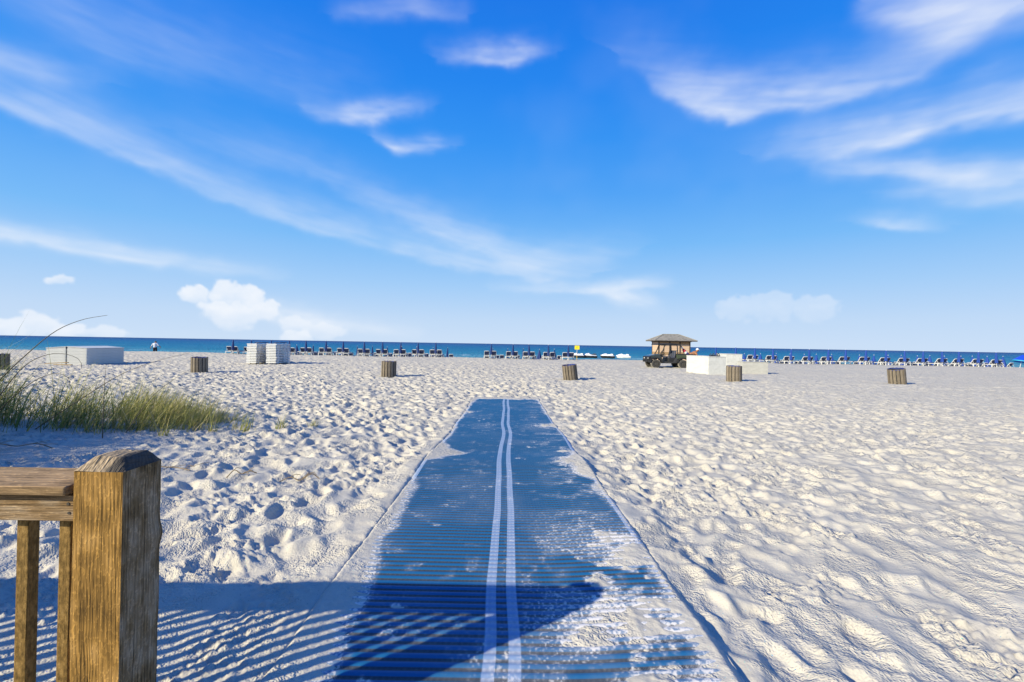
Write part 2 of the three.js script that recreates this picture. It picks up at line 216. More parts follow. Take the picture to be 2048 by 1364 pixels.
function gridMesh(nr, nc, f, skip) {
  const pos = new Float32Array(nr * nc * 3), uv = new Float32Array(nr * nc * 2), idx = new Uint32Array((nr - 1) * (nc - 1) * 6); let ni = 0;
  for (let r = 0; r < nr; r++) for (let c = 0; c < nc; c++) { const k = r * nc + c, [x, y, d, u, v] = f(r, c); pos[k * 3] = x; pos[k * 3 + 1] = y; pos[k * 3 + 2] = -d; uv[k * 2] = u; uv[k * 2 + 1] = v; }
  for (let r = 0; r < nr - 1; r++) for (let c = 0; c < nc - 1; c++) { const a = r * nc + c, b = a + 1, e = a + nc, g = e + 1; if (skip && skip(a, b, e, g)) continue; idx[ni++] = a; idx[ni++] = b; idx[ni++] = e; idx[ni++] = b; idx[ni++] = g; idx[ni++] = e; }
  const geo = new THREE.BufferGeometry(); geo.setAttribute('position', new THREE.BufferAttribute(pos, 3)); geo.setAttribute('uv', new THREE.BufferAttribute(uv, 2)); geo.setIndex(new THREE.BufferAttribute(idx.slice(0, ni), 1)); geo.computeVertexNormals(); return geo;
}
(() => {
  const ds = []; for (const d of [-60, -40, -25, -15, -9, -6, -4, -3, -2.2, -1.5, -1, -0.6, -0.2, 0.2, 0.5, 0.8, 1.05]) ds.push(d);
  for (let d = 1.2; d < 76;) { ds.push(d); d += d < 20 ? 0.012 + 0.0033 * (d - 1.2) : 0.075 + 0.0035 * (d - 20); }
  const us = []; for (let k = 14; k > 0; k--) us.push(-1.42 - 0.02 * k * k * 1.1); for (let k = 0; k <= 820; k++) us.push(-1.42 + 2.84 * k / 820); for (let k = 1; k <= 14; k++) us.push(1.42 + 0.02 * k * k * 1.1);
  structure('sand', gridMesh(ds.length, us.length, (r, c) => { const d = ds[r], x = us[c] * (Math.max(d, 1.2) + 1.2); return [x, d < 0 ? base(x, d) : sandAt(x, d), d, x / 1.7, d / 1.7]; }), SAND);
})();

// ---------- the roll-out mat and the sand blown over it ----------
const LB = [[1, -.72], [1.9, -.735], [2.3, -.75], [2.7, -.79], [3.2, -.86], [3.8, -.85], [4.3, -.89], [4.7, -.96], [5.3, -1.0], [5.55, -.80], [5.95, -.54], [6.35, -.78], [6.9, -.96], [8, -.93], [9, -.97], [10.2, -.92], [11, -.95], [12.6, -.86], [13.2, -.8]];
const RB = [[1, .86], [1.9, .88], [2.4, .90], [2.8, .92], [3.2, .95], [3.7, .98], [4.5, .93], [5.0, .8], [5.6, .78], [5.9, .92], [6.6, 1.02], [8.2, .95], [8.6, .8], [9, .96], [10.5, .93], [12, .95], [13.2, .9]];
const CLODS = [[.74, 3.17, .07], [.45, 3.0, .025], [.82, 2.95, .14], [.78, 5.4, .13], [.55, 2.62, .06], [.80, 6.1, .08], [.72, 8.6, .10], [-.84, 10.4, .10], [.42, 2.15, .08], [.66, 2.3, .12]];
const spill = (x, d) => {   // depth of the loose sand above the mat, negative where the weave is bare
  const X = x - CX(d), n1 = fbm(x * 5, d * 5, 4, 81) - 0.5, n2 = fbm(x * 1.7, d * 1.7, 3, 85) - 0.5;
  const l = (table(LB, d) - X + n1 * 0.13) * 0.075, r = (X - table(RB, d) + n1 * 0.16 + n2 * 0.1) * 0.07;
  const near = (1 - sm(2.3, 3.0, d)) * sm(0.1, 0.7, X), f = fbm(x * 11, d * 11, 4, 88) - 0.5;
  let cl = (near * 0.40 - 0.5 + (fbm(x * 3.4, d * 3.4, 3, 86) - 0.5) * 0.9 + f * 0.7) * 0.04;
  for (const [bx0, bd, r] of CLODS) { const q = Math.hypot(X - bx0, (d - bd) * 0.8) / r; if (q < 2) cl = Math.max(cl, (1 - q + f * 2.4) * 0.008); }
  cl += f * 0.006;
  return clamp(Math.max(l, r, cl, (d - MAT1 + 0.12 + n1 * 0.5) * 0.06), -0.02, 0.03);
};
function matTexture(d0, d1, W, H) {
  return dataTex(W, H, (i, j) => {
    const X = ((i + 0.5) / W - 0.5) * 2 * HALF, d = d0 + (d1 - d0) * (j + 0.5) / H, x = X + CX(d);
    const p = (d / PITCH + 0.48) % 1, dark = p < 0.46 ? sm(0, 0.05, p) * (1 - sm(0.40, 0.46, p)) : 0;
    const zig = Math.abs(((X / 0.0105 + (p * 4.2 % 1 < 0.5 ? 0.5 : 0)) % 1 + 1) % 1 - 0.5) * 2, twill = Math.abs((((X + d * 1.3) / 0.0075) % 1 + 1) % 1 - 0.5) * 2;
    const sA = Math.abs(Math.abs(X) - 0.056) < 0.027 || Math.abs(X) > HALF - 0.06;
    const dirt = fbm(x * 2.2, d * 2.2, 3, 90), b = 0.82 + 0.36 * twill * 0.7 + 0.1 * (noise(x * 300, d * 60, 91) - 0.5);
    let c = sA ? [0.20 * b, 0.31 * b, 0.49 * b] : [0.010 * b, 0.118 * b, 0.275 * b];
    const z = sA ? (zig > 0.42 ? [0.5, 0.54, 0.6] : [0.08, 0.11, 0.18]) : (zig > 0.6 ? [0.15, 0.15, 0.14] : [0.007, 0.010, 0.016]);
    c = c.map((v, q) => lerp(v, z[q], dark * 0.92));
    const fine = fbm(x * 85, d * 85, 3, 93), film = sm(-0.006, 0.001, spill(x, d)), right = sm(-0.1, 0.8, X) * (1 - sm(2.2, 4.2, d));
    const mask = 0.07 * sm(0.45, 0.75, dirt) + right * sm(0.36, 0.66, fbm(x * 3, d * 3, 3, 95)) * 0.56 + film * 0.5 + 0.13 * sm(0.58, 0.8, fbm(x * 9, d * 9, 4, 98)) + 0.28 * sm(0.3, 0.8, X) * sm(0.52, 0.75, fbm(x * 4, d * 7, 4, 99));
    const sp = clamp((fine - 0.5) * 2.1 + 0.5 + (hash(i, j, 97) - 0.5) * 0.35, 0, 1); let dust = mask * (0.25 + 0.7 * fine) + 0.45 * sm(1 - mask - 0.15, 1 - mask + 0.25, sp) * sm(0.02, 0.15, mask);
    if (hash(i, j, 96) > 0.9988) dust = 0.7;
    dust = clamp(dust, 0, 0.9);
    c = c.map((v, q) => lerp(v, [0.74, 0.70, 0.64][q], dust));
    return [toS(c[0]), toS(c[1]), toS(c[2])];
  }, true, false);
}
const mat = thing('beach_access_mat', 'blue woven roll-out mat with two pale centre stripes laid across the sand', 'mat');
for (const [d0, d1, step] of [[MAT0, 4.2, 0.0068], [4.2, MAT1, 0.011]]) {
  const ds = [], nc = 90; for (let k = 0, n = Math.round((d1 - d0) / step); k <= n; k++) ds.push(d0 + (d1 - d0) * k / n);
  const m = part('mat_section', gridMesh(ds.length, nc, (r, c) => { const d = ds[r], X = (c / (nc - 1) * 2 - 1) * HALF, x = X + CX(d), o = sm(HALF - 0.03, HALF, Math.abs(X)) * -0.022; return [x, matLevel(x, d) + rib(d) + o, d, c / (nc - 1), (d - d0) / (d1 - d0)]; }), new THREE.MeshPhysicalMaterial({ map: matTexture(d0, d1, 1024, 2048), roughness: 0.62, specularIntensity: 0.45 }), mat);
  m.userData.label = d0 < 2 ? 'near half of the mat, its right side dusted with sand' : 'far half of the mat, running to its square end';
}
(() => {
  const ds = []; for (let d = 1.1; d < MAT1 + 0.3;) { ds.push(d); d += d < 4 ? 0.0085 : 0.0085 + 0.0035 * (d - 4); }
  const nc = 250, bare = new Uint8Array(ds.length * nc);
  const g = gridMesh(ds.length, nc, (r, c) => { const d = ds[r], X = (c / (nc - 1) * 2 - 1) * (HALF + 0.02), x = X + CX(d), t = spill(x, d) * (1 - sm(MAT1 - 0.02, MAT1 + 0.2, d)); bare[r * nc + c] = t < -0.0075 ? 1 : 0; const e = sm(HALF - 0.03, HALF + 0.02, Math.abs(X)); return [x, matLevel(x, d) + t - 0.03 * e + (t > 0 ? (noise(x * 40, d * 40, 99) - 0.5) * 0.006 * sm(0, 0.006, t) : 0), d, x / 1.7, d / 1.7]; }, (a, b, e, f) => bare[a] && bare[b] && bare[e] && bare[f]);
  structure('drifted_sand', g, SAND, 'stuff', 'loose white sand spilled over the sides of the blue mat', 'sand');
})();

// ---------- sea ----------
const SEA = -1.15;
(() => {
  const ds = []; for (let d = 56; d < 34000;) { ds.push(d); d *= d < 400 ? 1.0055 : d < 3000 ? 1.02 : 1.12; }
  const us = []; for (let k = -260; k <= 260; k++) us.push(k / 260 * 1.6); const all = [-14, -7, -4, -2.6, ...us, 2.6, 4, 7, 14];
  const col = new Float32Array(ds.length * all.length * 3); let q = 0;
  const wave = (x, d) => { const k = 1 - sm(250, 900, d); return k ? k * ((fbm(x * 0.16 + d * 0.05, d * 0.5, 3, 141) - 0.5) * 0.34 + (fbm(x * 0.6, d * 1.1, 2, 145) - 0.5) * 0.12 + 0.10 * Math.sin(d * 0.42 + (fbm(x * 0.03, d * 0.05, 2, 147)) * 14)) : 0; };
  const g = gridMesh(ds.length, all.length, (r, c) => {
    const d = ds[r], x = all[c] * d, lg = Math.log(d) + (fbm(x / d * 6, Math.log(d) * 9, 3, 151) - 0.5) * 0.25;
    const T = [[4.1, .16, .34, .38], [4.45, .075, .26, .34], [4.75, .018, .18, .29], [5.3, .006, .14, .27], [6.0, .003, .105, .25], [6.8, .002, .062, .20], [7.8, .001, .036, .145], [10.4, .001, .028, .12]];
    let i = 1; while (i < T.length - 1 && lg > T[i][0]) i++; const t = clamp((lg - T[i - 1][0]) / (T[i][0] - T[i - 1][0]), 0, 1), v = 0.85 + 0.3 * fbm(x * 0.12, d * 0.25, 3, 155);
    let rgb = [1, 2, 3].map((k) => lerp(T[i - 1][k], T[i][k], t) * v);
    const br = (d0, w) => sm(0.55, 0.72, fbm(x * 0.045 + d0, d * 0.02, 3, 160 + d0)) * (1 - sm(0, w, Math.abs(d - d0 - 6 * (fbm(x * 0.04, 3, 2, 170 + d0) - 0.5)))) * sm(0.35, 0.6, fbm(x * 0.9, d * 1.2, 2, 177));
    const foam = Math.max(br(88, 1.6), br(99, 1.0), br(72, 2));
    rgb = rgb.map((k) => lerp(k, 0.8, foam * 0.85));
    col[q++] = rgb[0]; col[q++] = rgb[1]; col[q++] = rgb[2];
    return [x, SEA + wave(x, d), d, x / 6, d / 6];
  });
  g.setAttribute('color', new THREE.BufferAttribute(col, 3));
  const chop = dataTex(512, 512, (i, j) => { const x = i / 512, y = j / 512, a = (pnoise(x * 10, y * 22, 1e6, 1) * 0) + pnoise(x * 12, y * 12, 12, 2) * 0.5 + pnoise(x * 30, y * 30, 30, 3) * 0.3 + pnoise(x * 70, y * 70, 70, 4) * 0.2; return [a * 255, a * 255, a * 255]; });
  structure('sea', g, new THREE.MeshPhysicalMaterial({ vertexColors: true, roughness: 0.42, bumpMap: chop, bumpScale: 0.35, specularIntensity: 0.35, ior: 1.33 }));
})();

// ---------- timber railing at the end of the boardwalk ----------
function timber(w, h, tone, seed, knots = 2, grey = 0, along = 1) {   // grain runs along v
  const R = rng(seed), ks = []; for (let k = 0; k < knots; k++) ks.push([R(), R(), 0.03 + R() * 0.035]);
  const val = (i, j) => {
    let u = i / w, v = j / h, kn = 0, bend = 0; for (const [a, b, r] of ks) { const dx = (u - a), dy = (v - b) * along, q = Math.sqrt(dx * dx + dy * dy * 9) / r; kn = Math.max(kn, 1 - sm(0.6, 1.1, q)); bend += (dx > 0 ? 1 : -1) * 0.05 * Math.exp(-q * 0.5); }
    const uu = u + bend + (fbm(u * 2, v * 5 * along, 3, seed) - 0.5) * 0.10, ring = Math.abs(((uu * 13 + fbm(uu * 4, v * 2, 2, seed + 3) * 2) % 1) - 0.5) * 2, fib = fbm(u * 90, v * 9 * along, 3, seed + 5), blot = fbm(u * 4, v * 7 * along, 4, seed + 8), fleck = fbm(u * 26, v * 60 * along, 2, seed + 10);
    let crack = 0; for (let k = 0; k < 16; k++) { const cu = hash(k, 1, seed) + (fbm(v * 6, k, 2, seed + 20) - 0.5) * 0.08, c0 = hash(k, 2, seed) * 1.2 - 0.2, ln = 0.15 + hash(k, 3, seed) * 0.5; if (v > c0 && v < c0 + ln) crack = Math.max(crack, (1 - sm(0.001, 0.006, Math.abs(u - cu))) * Math.sin(PI * (v - c0) / ln)); }
    return { ring, fib, blot, kn, crack, fleck };
  };
  const map = dataTex(w, h, (i, j) => { const q = val(i, j); let k = (0.60 + 0.34 * q.ring + 0.8 * (q.fib - 0.5) + 1.1 * (q.blot - 0.5)) * (1 - 0.6 * q.kn) * (1 - 0.85 * q.crack); if (q.fleck > 0.66) k *= 1.35; const gr = clamp(grey + (q.blot - 0.5) * 1.3 * (grey > 0 ? 1 : 0.2), 0, 1); return tone.map((c, n) => toS(lerp(c, [0.22, 0.19, 0.15][n], gr) * clamp(k, 0.06, 1.5) * 1.25)); }, true);
  const bump = dataTex(w, h, (i, j) => { const q = val(i, j), k = clamp(0.5 + 0.22 * q.ring + 0.3 * (q.fib - 0.5) + 0.2 * q.kn - 0.6 * q.crack + (q.fleck > 0.66 ? 0.15 : 0), 0, 1) * 255; return [k, k, k]; });
  return new THREE.MeshPhysicalMaterial({ map, bumpMap: bump, bumpScale: 0.004, roughness: 0.78, specularIntensity: 0.35 });
}
const woodFront = timber(320, 1024, [0.235, 0.130, 0.031], 7, 1, 0, 3), woodSide = timber(320, 1024, [0.20, 0.13, 0.06], 23, 2, 0.2, 3), woodCap = timber(256, 1024, [0.31, 0.20, 0.098], 31, 2, 0, 6), woodBeam = timber(192, 1024, [0.215, 0.135, 0.062], 43, 3, 0.12, 7), woodStick = timber(96, 512, [0.21, 0.128, 0.037], 57, 1, 0, 8);
const woodEnd = new THREE.MeshPhysicalMaterial({ roughness: 0.95, bumpScale: 0.006, map: dataTex(512, 512, (i, j) => { const u = i / 512, v = j / 512, r = Math.hypot(u - 0.3, v + 0.25) * 16 + fbm(u * 4, v * 4, 3, 3) * 1.5, ring = Math.abs(r % 1 - 0.5) * 2, b = fbm(u * 6, v * 6, 4, 5); let k = 0.6 + 0.3 * ring + 0.6 * (b - 0.5), ck = 0; for (let n = 0; n < 9; n++) { const a = 0.1 + n * 0.11 + (fbm(v * 5, n, 2, 9) - 0.5) * 0.09 + (v) * (0.35 - n * 0.03); ck = Math.max(ck, (1 - sm(0.003, 0.012, Math.abs(u - a))) * sm(0.25, 0.6, noise(v * 6, n, 8))); } k *= 1 - 0.9 * ck; const mould = sm(0.58, 0.72, u + (b - 0.5) * 0.3) * sm(0.12, 0.35, 1 - v * 0.75); return [0.33, 0.25, 0.16].map((c, n) => toS(lerp(c * k * 1.2, [0.03, 0.027, 0.024][n] * (0.5 + b + ring * 0.5), mould * 0.92))); }, true, false) });
woodEnd.bumpMap = dataTex(256, 256, (i, j) => { const a = fbm(i / 9, j / 40, 3, 12) * 255; return [a, a, a]; });
const railing = thing('wooden_railing', 'weathered timber railing with a thick square post at its end, front left', 'railing', [-1.111, 0, -1.31]);
function postGeo(s, h0, h1, rise, seed) {
  const g = new THREE.BoxGeometry(s, h1 - h0, s, 14, 70, 14), p = g.attributes.position, n0 = g.attributes.normal;
  for (let k = 0; k < p.count; k++) {
    let x = p.getX(k), y = p.getY(k) + (h1 + h0) / 2, z = p.getZ(k); const top = n0.getY(k) > 0.9, m = Math.max(Math.abs(x), Math.abs(z)) / (s / 2);
    if (top) y = h1 + rise * clamp((1 - m) / 0.42, 0, 1) + (fbm(x * 60, z * 60, 3, seed) - 0.5) * 0.007 * (m < 0.98 ? 1 : 0) - 0.004 * (x / s);
    const r = 0.007 * sm(0.1, 1, x / (s / 2)) * sm(0.6, 1, -z / (s / 2)); x -= r; z += r * 0.8;                      // wane on the far right arris
    const b = (fbm(y * 7, (x + z) * 9, 3, seed + 4) - 0.5) * 0.006, kn = 0.011 * Math.exp(-(((y - 0.78) / 0.028) ** 2));
    if (Math.abs(n0.getX(k)) > 0.9 || m > 0.98) x += Math.sign(x) * (b * 0.5) + (x > 0 && z < 0 ? kn * sm(0, 0.07, -z) : 0);
    if (Math.abs(n0.getZ(k)) > 0.9 || m > 0.98) z += Math.sign(z) * b * 0.5;
    p.setXYZ(k, x * 0.94, y, z * 1.05);
  }
  g.computeVertexNormals(); return g.translate(-s * 0.47, 0, -s * 0.525);
}
part('post', postGeo(0.150, -0.35, 1.012, 0.036, 5), [woodSide, woodFront, woodEnd, woodEnd, woodFront, woodSide], railing).userData.label = 'thick square end post with a bevelled, blackened top';
const turnUV = (g) => { const u = g.attributes.uv; for (let k = 0; k < u.count; k++) { const a = u.getX(k), b = u.getY(k); u.setXY(k, b, a * 1.0); } return g; };
const soften = (g, s, a) => { const p = g.attributes.position; for (let k = 0; k < p.count; k++) { const n = fbm(p.getX(k) * 5, p.getZ(k) * 8 + p.getY(k) * 8, 3, s) - 0.5; p.setY(k, p.getY(k) + n * a); } g.computeVertexNormals(); return g; };
const RL = 4.4;
part('cap_rail', soften(turnUV(new RoundedBoxGeometry(RL, 0.026, 0.195, 3, 0.006)).translate(-0.156 - RL / 2, 0.958, -0.085), 3, 0.003), woodCap, railing);
part('top_rail', soften(turnUV(new RoundedBoxGeometry(RL, 0.076, 0.038, 2, 0.004)).translate(-0.153 - RL / 2, 0.898, -0.040), 8, 0.002), woodBeam, railing);
part('bottom_rail', turnUV(new RoundedBoxGeometry(RL, 0.07, 0.038, 2, 0.004)).translate(-0.153 - RL / 2, 0.16, -0.040), woodBeam, railing);
for (const [x, y] of [[-0.175, 0.912], [-0.172, 0.885], [-0.60, 0.905], [-0.61, 0.88]]) part('screw', cy(0.0042, 0.0042, 0.003, x, y, -0.0205, 10, PI / 2), M(0.03, 0.025, 0.02, 0.7), railing);
const stickGeo = [0, 1, 2].map((s) => soften(new RoundedBoxGeometry(0.035, 0.80, 0.035, 2, 0.003), 60 + s, 0.002).translate(0, 0.53, 0));
for (let k = 0; k < 33; k++) { const m = part('baluster', stickGeo[k % 3], woodStick, railing); m.position.set(-0.223 - 0.127 * k, 0, -0.0785); m.rotation.y = (hash(k, 4, 2) - 0.5) * 0.1; }
part('post', postGeo(0.150, -0.35, 1.012, 0.040, 15), [woodSide, woodFront, woodEnd, woodEnd, woodFront, woodSide], railing).position.x = -0.16 - RL;

// ---------- dune grass ----------
const G_COL = [[.22, .25, .06], [.31, .30, .08], [.38, .35, .12], [.14, .20, .055], [.46, .39, .20], [.10, .155, .055]];
const grassMat = new THREE.MeshPhysicalMaterial({ vertexColors: true, roughness: 0.75, side: THREE.DoubleSide, transmission: 0.25, thickness: 0, specularIntensity: 0.3 });
function bladesGeo(list) {   // list of { x, y, z, h, az, lean, curl, w, c }
  const S = 6, pos = [], col = [], idx = [], nor = [];
  for (const b of list) {
    const b0 = pos.length / 3, dx = Math.cos(b.az), dz = Math.sin(b.az); let px = b.x, py = b.y - 0.03, pz = b.z, ang = b.lean;
    for (let s = 0; s <= S; s++) {
      const t = s / S, w = b.w * (1 - 0.92 * t * t) * 0.5, sx = Math.cos(b.tw) * w, sz = Math.sin(b.tw) * w, ux = dx * Math.sin(ang), uy = Math.cos(ang), uz = dz * Math.sin(ang); let nx = uy * sz, ny = uz * sx - ux * sz, nz = -uy * sx; const nl = Math.hypot(nx, ny, nz) || 1; nx /= -nl; ny /= -nl; nz /= -nl;
      pos.push(px - sx, py, pz - sz, px + sx, py, pz + sz); for (let q = 0; q < 2; q++) { nor.push(nx, ny, nz); const k = b.v; col.push(b.c[0] * k, b.c[1] * k, b.c[2] * k); }
      const st = b.h / S; px += dx * Math.sin(ang) * st; pz += dz * Math.sin(ang) * st; py += Math.cos(ang) * st; ang += b.curl / S;
      if (s < S) { const a = b0 + s * 2; idx.push(a, a + 1, a + 2, a + 1, a + 3, a + 2); }
    }
  }
  const g = new THREE.BufferGeometry(); g.setAttribute('position', new THREE.Float32BufferAttribute(pos, 3)); g.setAttribute('normal', new THREE.Float32BufferAttribute(nor, 3)); g.setAttribute('color', new THREE.Float32BufferAttribute(col, 3)); g.setIndex(idx); return g;
}
const GR = rng(303);
function tuft(x, d, n, h, spread, tones) {
  const L = [], y = levelY(x, d);
  for (let k = 0; k < n; k++) {
    const a = GR() * 6.28, r = spread * Math.sqrt(GR()), bx_ = x + Math.cos(a) * r, bd = d + Math.sin(a) * r;
    const dead = GR() < 0.14, c = dead ? G_COL[4] : G_COL[tones[Math.floor(GR() * tones.length)]];
    L.push({ x: bx_, y: groundY(bx_, bd), z: -bd, h: h * (0.5 + 0.75 * GR()), az: GR() < 0.62 ? -0.5 + (GR() - 0.5) * 2.0 : GR() * 6.28, lean: 0.05 + 0.75 * Math.pow(GR(), 1.4), curl: 0.1 + 2.1 * GR() * GR(), w: 0.007 + 0.005 * GR(), tw: GR() * 6.28, c, v: 0.75 + 0.5 * GR() });
  }
  return L;
}
(() => {
  const L = [];
  for (let k = 0; k < 620; k++) {
    const t = GR(), s = GR();                        // t along the front edge, from out of frame on the left to the thin end; s into the patch
    const e = Math.pow(t, 0.8), n = (fbm(e * 7, 2, 2, 310) - 0.5) * 1.5, x = lerp(-7.3, -4.3, e) - s * 2.6 * (1 - 0.65 * t) - n * 0.4, d = lerp(4.5, 7.7, e) + s * 2.9 * (1 - 0.6 * t) + n + (GR() - 0.5) * 0.3;
    if (fbm(x * 1.5, d * 1.5, 3, 315) < 0.43) continue;
    const h = lerp(0.98, 0.32, Math.pow(t, 1.2)) * (0.55 + 0.6 * GR()) * (s < 0.1 ? 0.7 : 1);
    L.push(...tuft(x, d, Math.round(lerp(15, 6, t) * (0.3 + 1.1 * fbm(x * 1.4, d * 1.4, 2, 312))), h, 0.17, t > 0.5 ? [1, 1, 2, 2, 0] : [0, 1, 1, 3, 2, 5]));
    if (GR() < 0.3) L.push(...tuft(x, d, 3, h * 1.4, 0.1, [4, 2, 1, 3]).map((q) => ({ ...q, w: 0.008, lean: q.lean * 0.9 })));
  }
  for (let k = 0; k < 420; k++) { const x = -9.6 + GR() * 4.6, d = 2.2 + GR() * 4.0; if (-x < 1.08 * d + 0.95) continue; L.push(...tuft(x, d, 26, 0.75 + 0.45 * GR(), 0.16, [0, 1, 3, 5])); }
  structure('dune_grass', bladesGeo(L), grassMat, 'stuff', 'olive green and straw beach grass covering the low dune at left', 'grass');
  const singles = [[-5.05, 6.62, 0.42, 'leafy grass tuft at the foot of the dune grass, nearest the sand'], [-4.62, 7.06, 0.36, 'upright green grass tuft at the front edge right of the nearest tuft'], [-4.28, 7.30, 0.30, 'small grass tuft with splayed stems near the thin end of the dune'], [-3.86, 7.62, 0.24, 'sparse low grass tuft at the thin end of the dune grass'], [-3.45, 7.95, 0.17, 'tiny lone arching grass tuft on sand beyond the dune end']];
  for (const [x, d, h, label] of singles) { const m = part('grass_tuft', bladesGeo(tuft(0, 0, 26, h, 0.07, [0, 1, 2]).map((b) => ({ ...b, y: 0 }))), grassMat, scene); m.name = numbered('grass_tuft'); m.position.set(x, groundY(x, d) + 0.005, -d); tag(m, label, 'grass tuft', 'tufts along the edge of the dune grass'); }
})();
const stalkMat = M(0.085, 0.072, 0.045, 0.8), dryMat = M(0.20, 0.15, 0.09, 0.9);
function stalk(name, label, pts, r) {
  const c = new THREE.CatmullRomCurve3(pts.map((p) => new THREE.Vector3(...p))), g = new THREE.TubeGeometry(c, 28, 1, 6), p = g.attributes.position, n = g.attributes.normal;
  for (let k = 0; k < p.count; k++) { const t = Math.floor(k / 7) / 28, q = r * (1 - 0.75 * t), o = c.getPointAt(t); p.setXYZ(k, o.x + n.getX(k) * q, o.y + n.getY(k) * q, o.z + n.getZ(k) * q); }
  const m = part(name, g, stalkMat, scene); m.name = numbered(name); tag(m, label, 'grass stalk', 'tall dry stalks above the dune grass'); return m;
}
const gy = (x, d) => groundY(x, d) - 0.03;
stalk('grass_stalk', 'tallest dry grass stalk, arching above the horizon at the left edge', [[-6.35, gy(-6.35, 5.1), -5.1], [-5.95, 0.72, -5.15], [-5.55, 1.18, -5.2], [-5.25, 1.47, -5.25], [-4.98, 1.60, -5.28], [-4.72, 1.655, -5.3]], 0.009);
stalk('grass_stalk', 'dark grass stalk hooking over just left of the white boxes', [[-6.3, gy(-6.3, 5.3), -5.3], [-5.95, 0.70, -5.3], [-5.6, 1.10, -5.3], [-5.32, 1.20, -5.35], [-5.12, 1.12, -5.4], [-5.10, 1.02, -5.4]], 0.008);
stalk('grass_stalk', 'lower hooked grass stalk beside the left edge, below the other', [[-6.45, gy(-6.45, 5.5), -5.5], [-6.05, 0.62, -5.5], [-5.75, 0.86, -5.5], [-5.5, 0.95, -5.5], [-5.35, 0.90, -5.5], [-5.33, 0.80, -5.5]], 0.008);
stalk('grass_stalk', 'short straight upright grass stalk left of the white boxes', [[-5.55, gy(-5.55, 6.2), -6.2], [-5.54, 0.6, -6.2], [-5.53, 0.9, -6.2], [-5.52, 1.03, -6.2]], 0.007);
stalk('grass_stalk', 'long leaning grass stalk crossing in front of the white boxes', [[-6.5, gy(-6.5, 6.2), -6.2], [-5.9, 0.52, -6.2], [-5.3, 0.92, -6.25], [-4.75, 1.13, -6.3], [-4.45, 1.2, -6.3]], 0.007);
stalk('grass_stalk', 'grass stalk leaning right, ending below the right white box face', [[-5.6, gy(-5.6, 6.6), -6.6], [-5.2, 0.55, -6.6], [-4.9, 0.8, -6.6], [-4.7, 0.95, -6.65]], 0.006);
function twig(label, x, d, len, turn, seed) {
  const R = rng(seed), g = []; const c = Math.cos(turn), s = Math.sin(turn), at = (t, o, u) => { const X = x + (t * c - o * s) * len, D = d + (t * s + o * c) * len; return [X, groundY(X, D) + u, -D]; };
  const mp = [at(0, 0, .01), at(.25, .05, .05), at(.5, 0, .035), at(.75, .06, .05), at(1, .02, .01)], mc = new THREE.CatmullRomCurve3(mp.map((p) => new THREE.Vector3(...p))); g.push(tube(mp, 0.0055, 20));
  for (let k = 0; k < 5; k++) { const t = 0.15 + 0.75 * R(), o = (R() - 0.5) * 0.5; g.push(tube([mc.getPoint(t).toArray(), at(t + .12, o * .5, .07), at(t + .22, o, .03 + R() * .06)], 0.003, 8, 5)); }
  const o = part('dry_twig', g, dryMat, scene); o.name = numbered('dry_twig'); tag(o, label, 'twig', 'dry twigs lying on the sand');
}
twig('branching dry twig on shaded sand just above the railing post', -4.15, 5.0, 0.75, -0.2, 1);
twig('thin brown twig on sunlit sand right of the railing post', -2.35, 4.65, 0.42, 0.05, 2);
twig('short brown twig on sand right of the post, left of the longer one', -2.95, 4.75, 0.28, 0.3, 3);
twig('dry twig lying on shaded sand below the dune grass at left edge', -5.9, 5.05, 0.6, 0.7, 4);

// ---------- furniture of the beach ----------
const X = (px, d) => (px - 1024) / 910 * d;       // lateral metres of a bearing read off the photograph at distance d
const spot = (px, d, sink = 0.01) => { const x = X(px, d); return [x, levelY(x, d) - sink, -d]; };
const WHITE = M(0.60, 0.60, 0.585, 0.55), NAVY = M(0.012, 0.026, 0.085, 0.8), BLUE = M(0.005, 0.045, 0.27, 0.75), ROYAL = M(0.005, 0.032, 0.15, 0.75), DEEPBLUE = M(0.008, 0.03, 0.19, 0.75), POLE = M(0.62, 0.62, 0.6, 0.4), BLACK = M(0.014, 0.014, 0.015, 0.55), DARK = M(0.035, 0.036, 0.038, 0.6), STEEL = M(0.3, 0.3, 0.3, 0.4, { metalness: 0.8 });
const ORD = ['first', 'second', 'third', 'fourth', 'fifth', 'sixth', 'seventh', 'eighth', 'ninth', 'tenth', 'eleventh', 'twelfth', 'thirteenth', 'fourteenth', 'fifteenth', 'sixteenth', 'seventeenth', 'eighteenth', 'nineteenth', 'twentieth', 'twenty-first'];

// slatted litter barrels
const slatTone = [0, 1, 2, 3].map((k) => { const v = 0.85 + 0.12 * k; return new THREE.MeshPhysicalMaterial({ color: new THREE.Color().setRGB(0.23 * v, 0.19 * v, 0.14 * v), roughness: 0.9, map: woodStick.map.clone() ?? null }); });
for (const m of slatTone) { m.map = dataTex(32, 256, (i, j) => { const k = (0.72 + 0.28 * fbm(i / 2.2, j / 40, 3, 400) + 0.2 * (fbm(i / 10, j / 30, 2, 402) - 0.5)) * 255; return [k, k, k]; }, true); m.bumpMap = null; }
const slatGeo = new RoundedBoxGeometry(0.108, 0.76, 0.022, 1, 0.004), bagGeo = (() => { const g = new THREE.TorusGeometry(0.318, 0.014, 8, 40); g.rotateX(PI / 2); const p = g.attributes.position; for (let k = 0; k < p.count; k++) p.setY(k, p.getY(k) * (1.4 + fbm(p.getX(k) * 14, p.getZ(k) * 14, 2, 7)) + 0.735 + 0.03 * fbm(p.getX(k) * 8, p.getZ(k) * 8, 2, 8)); g.computeVertexNormals(); return g; })();
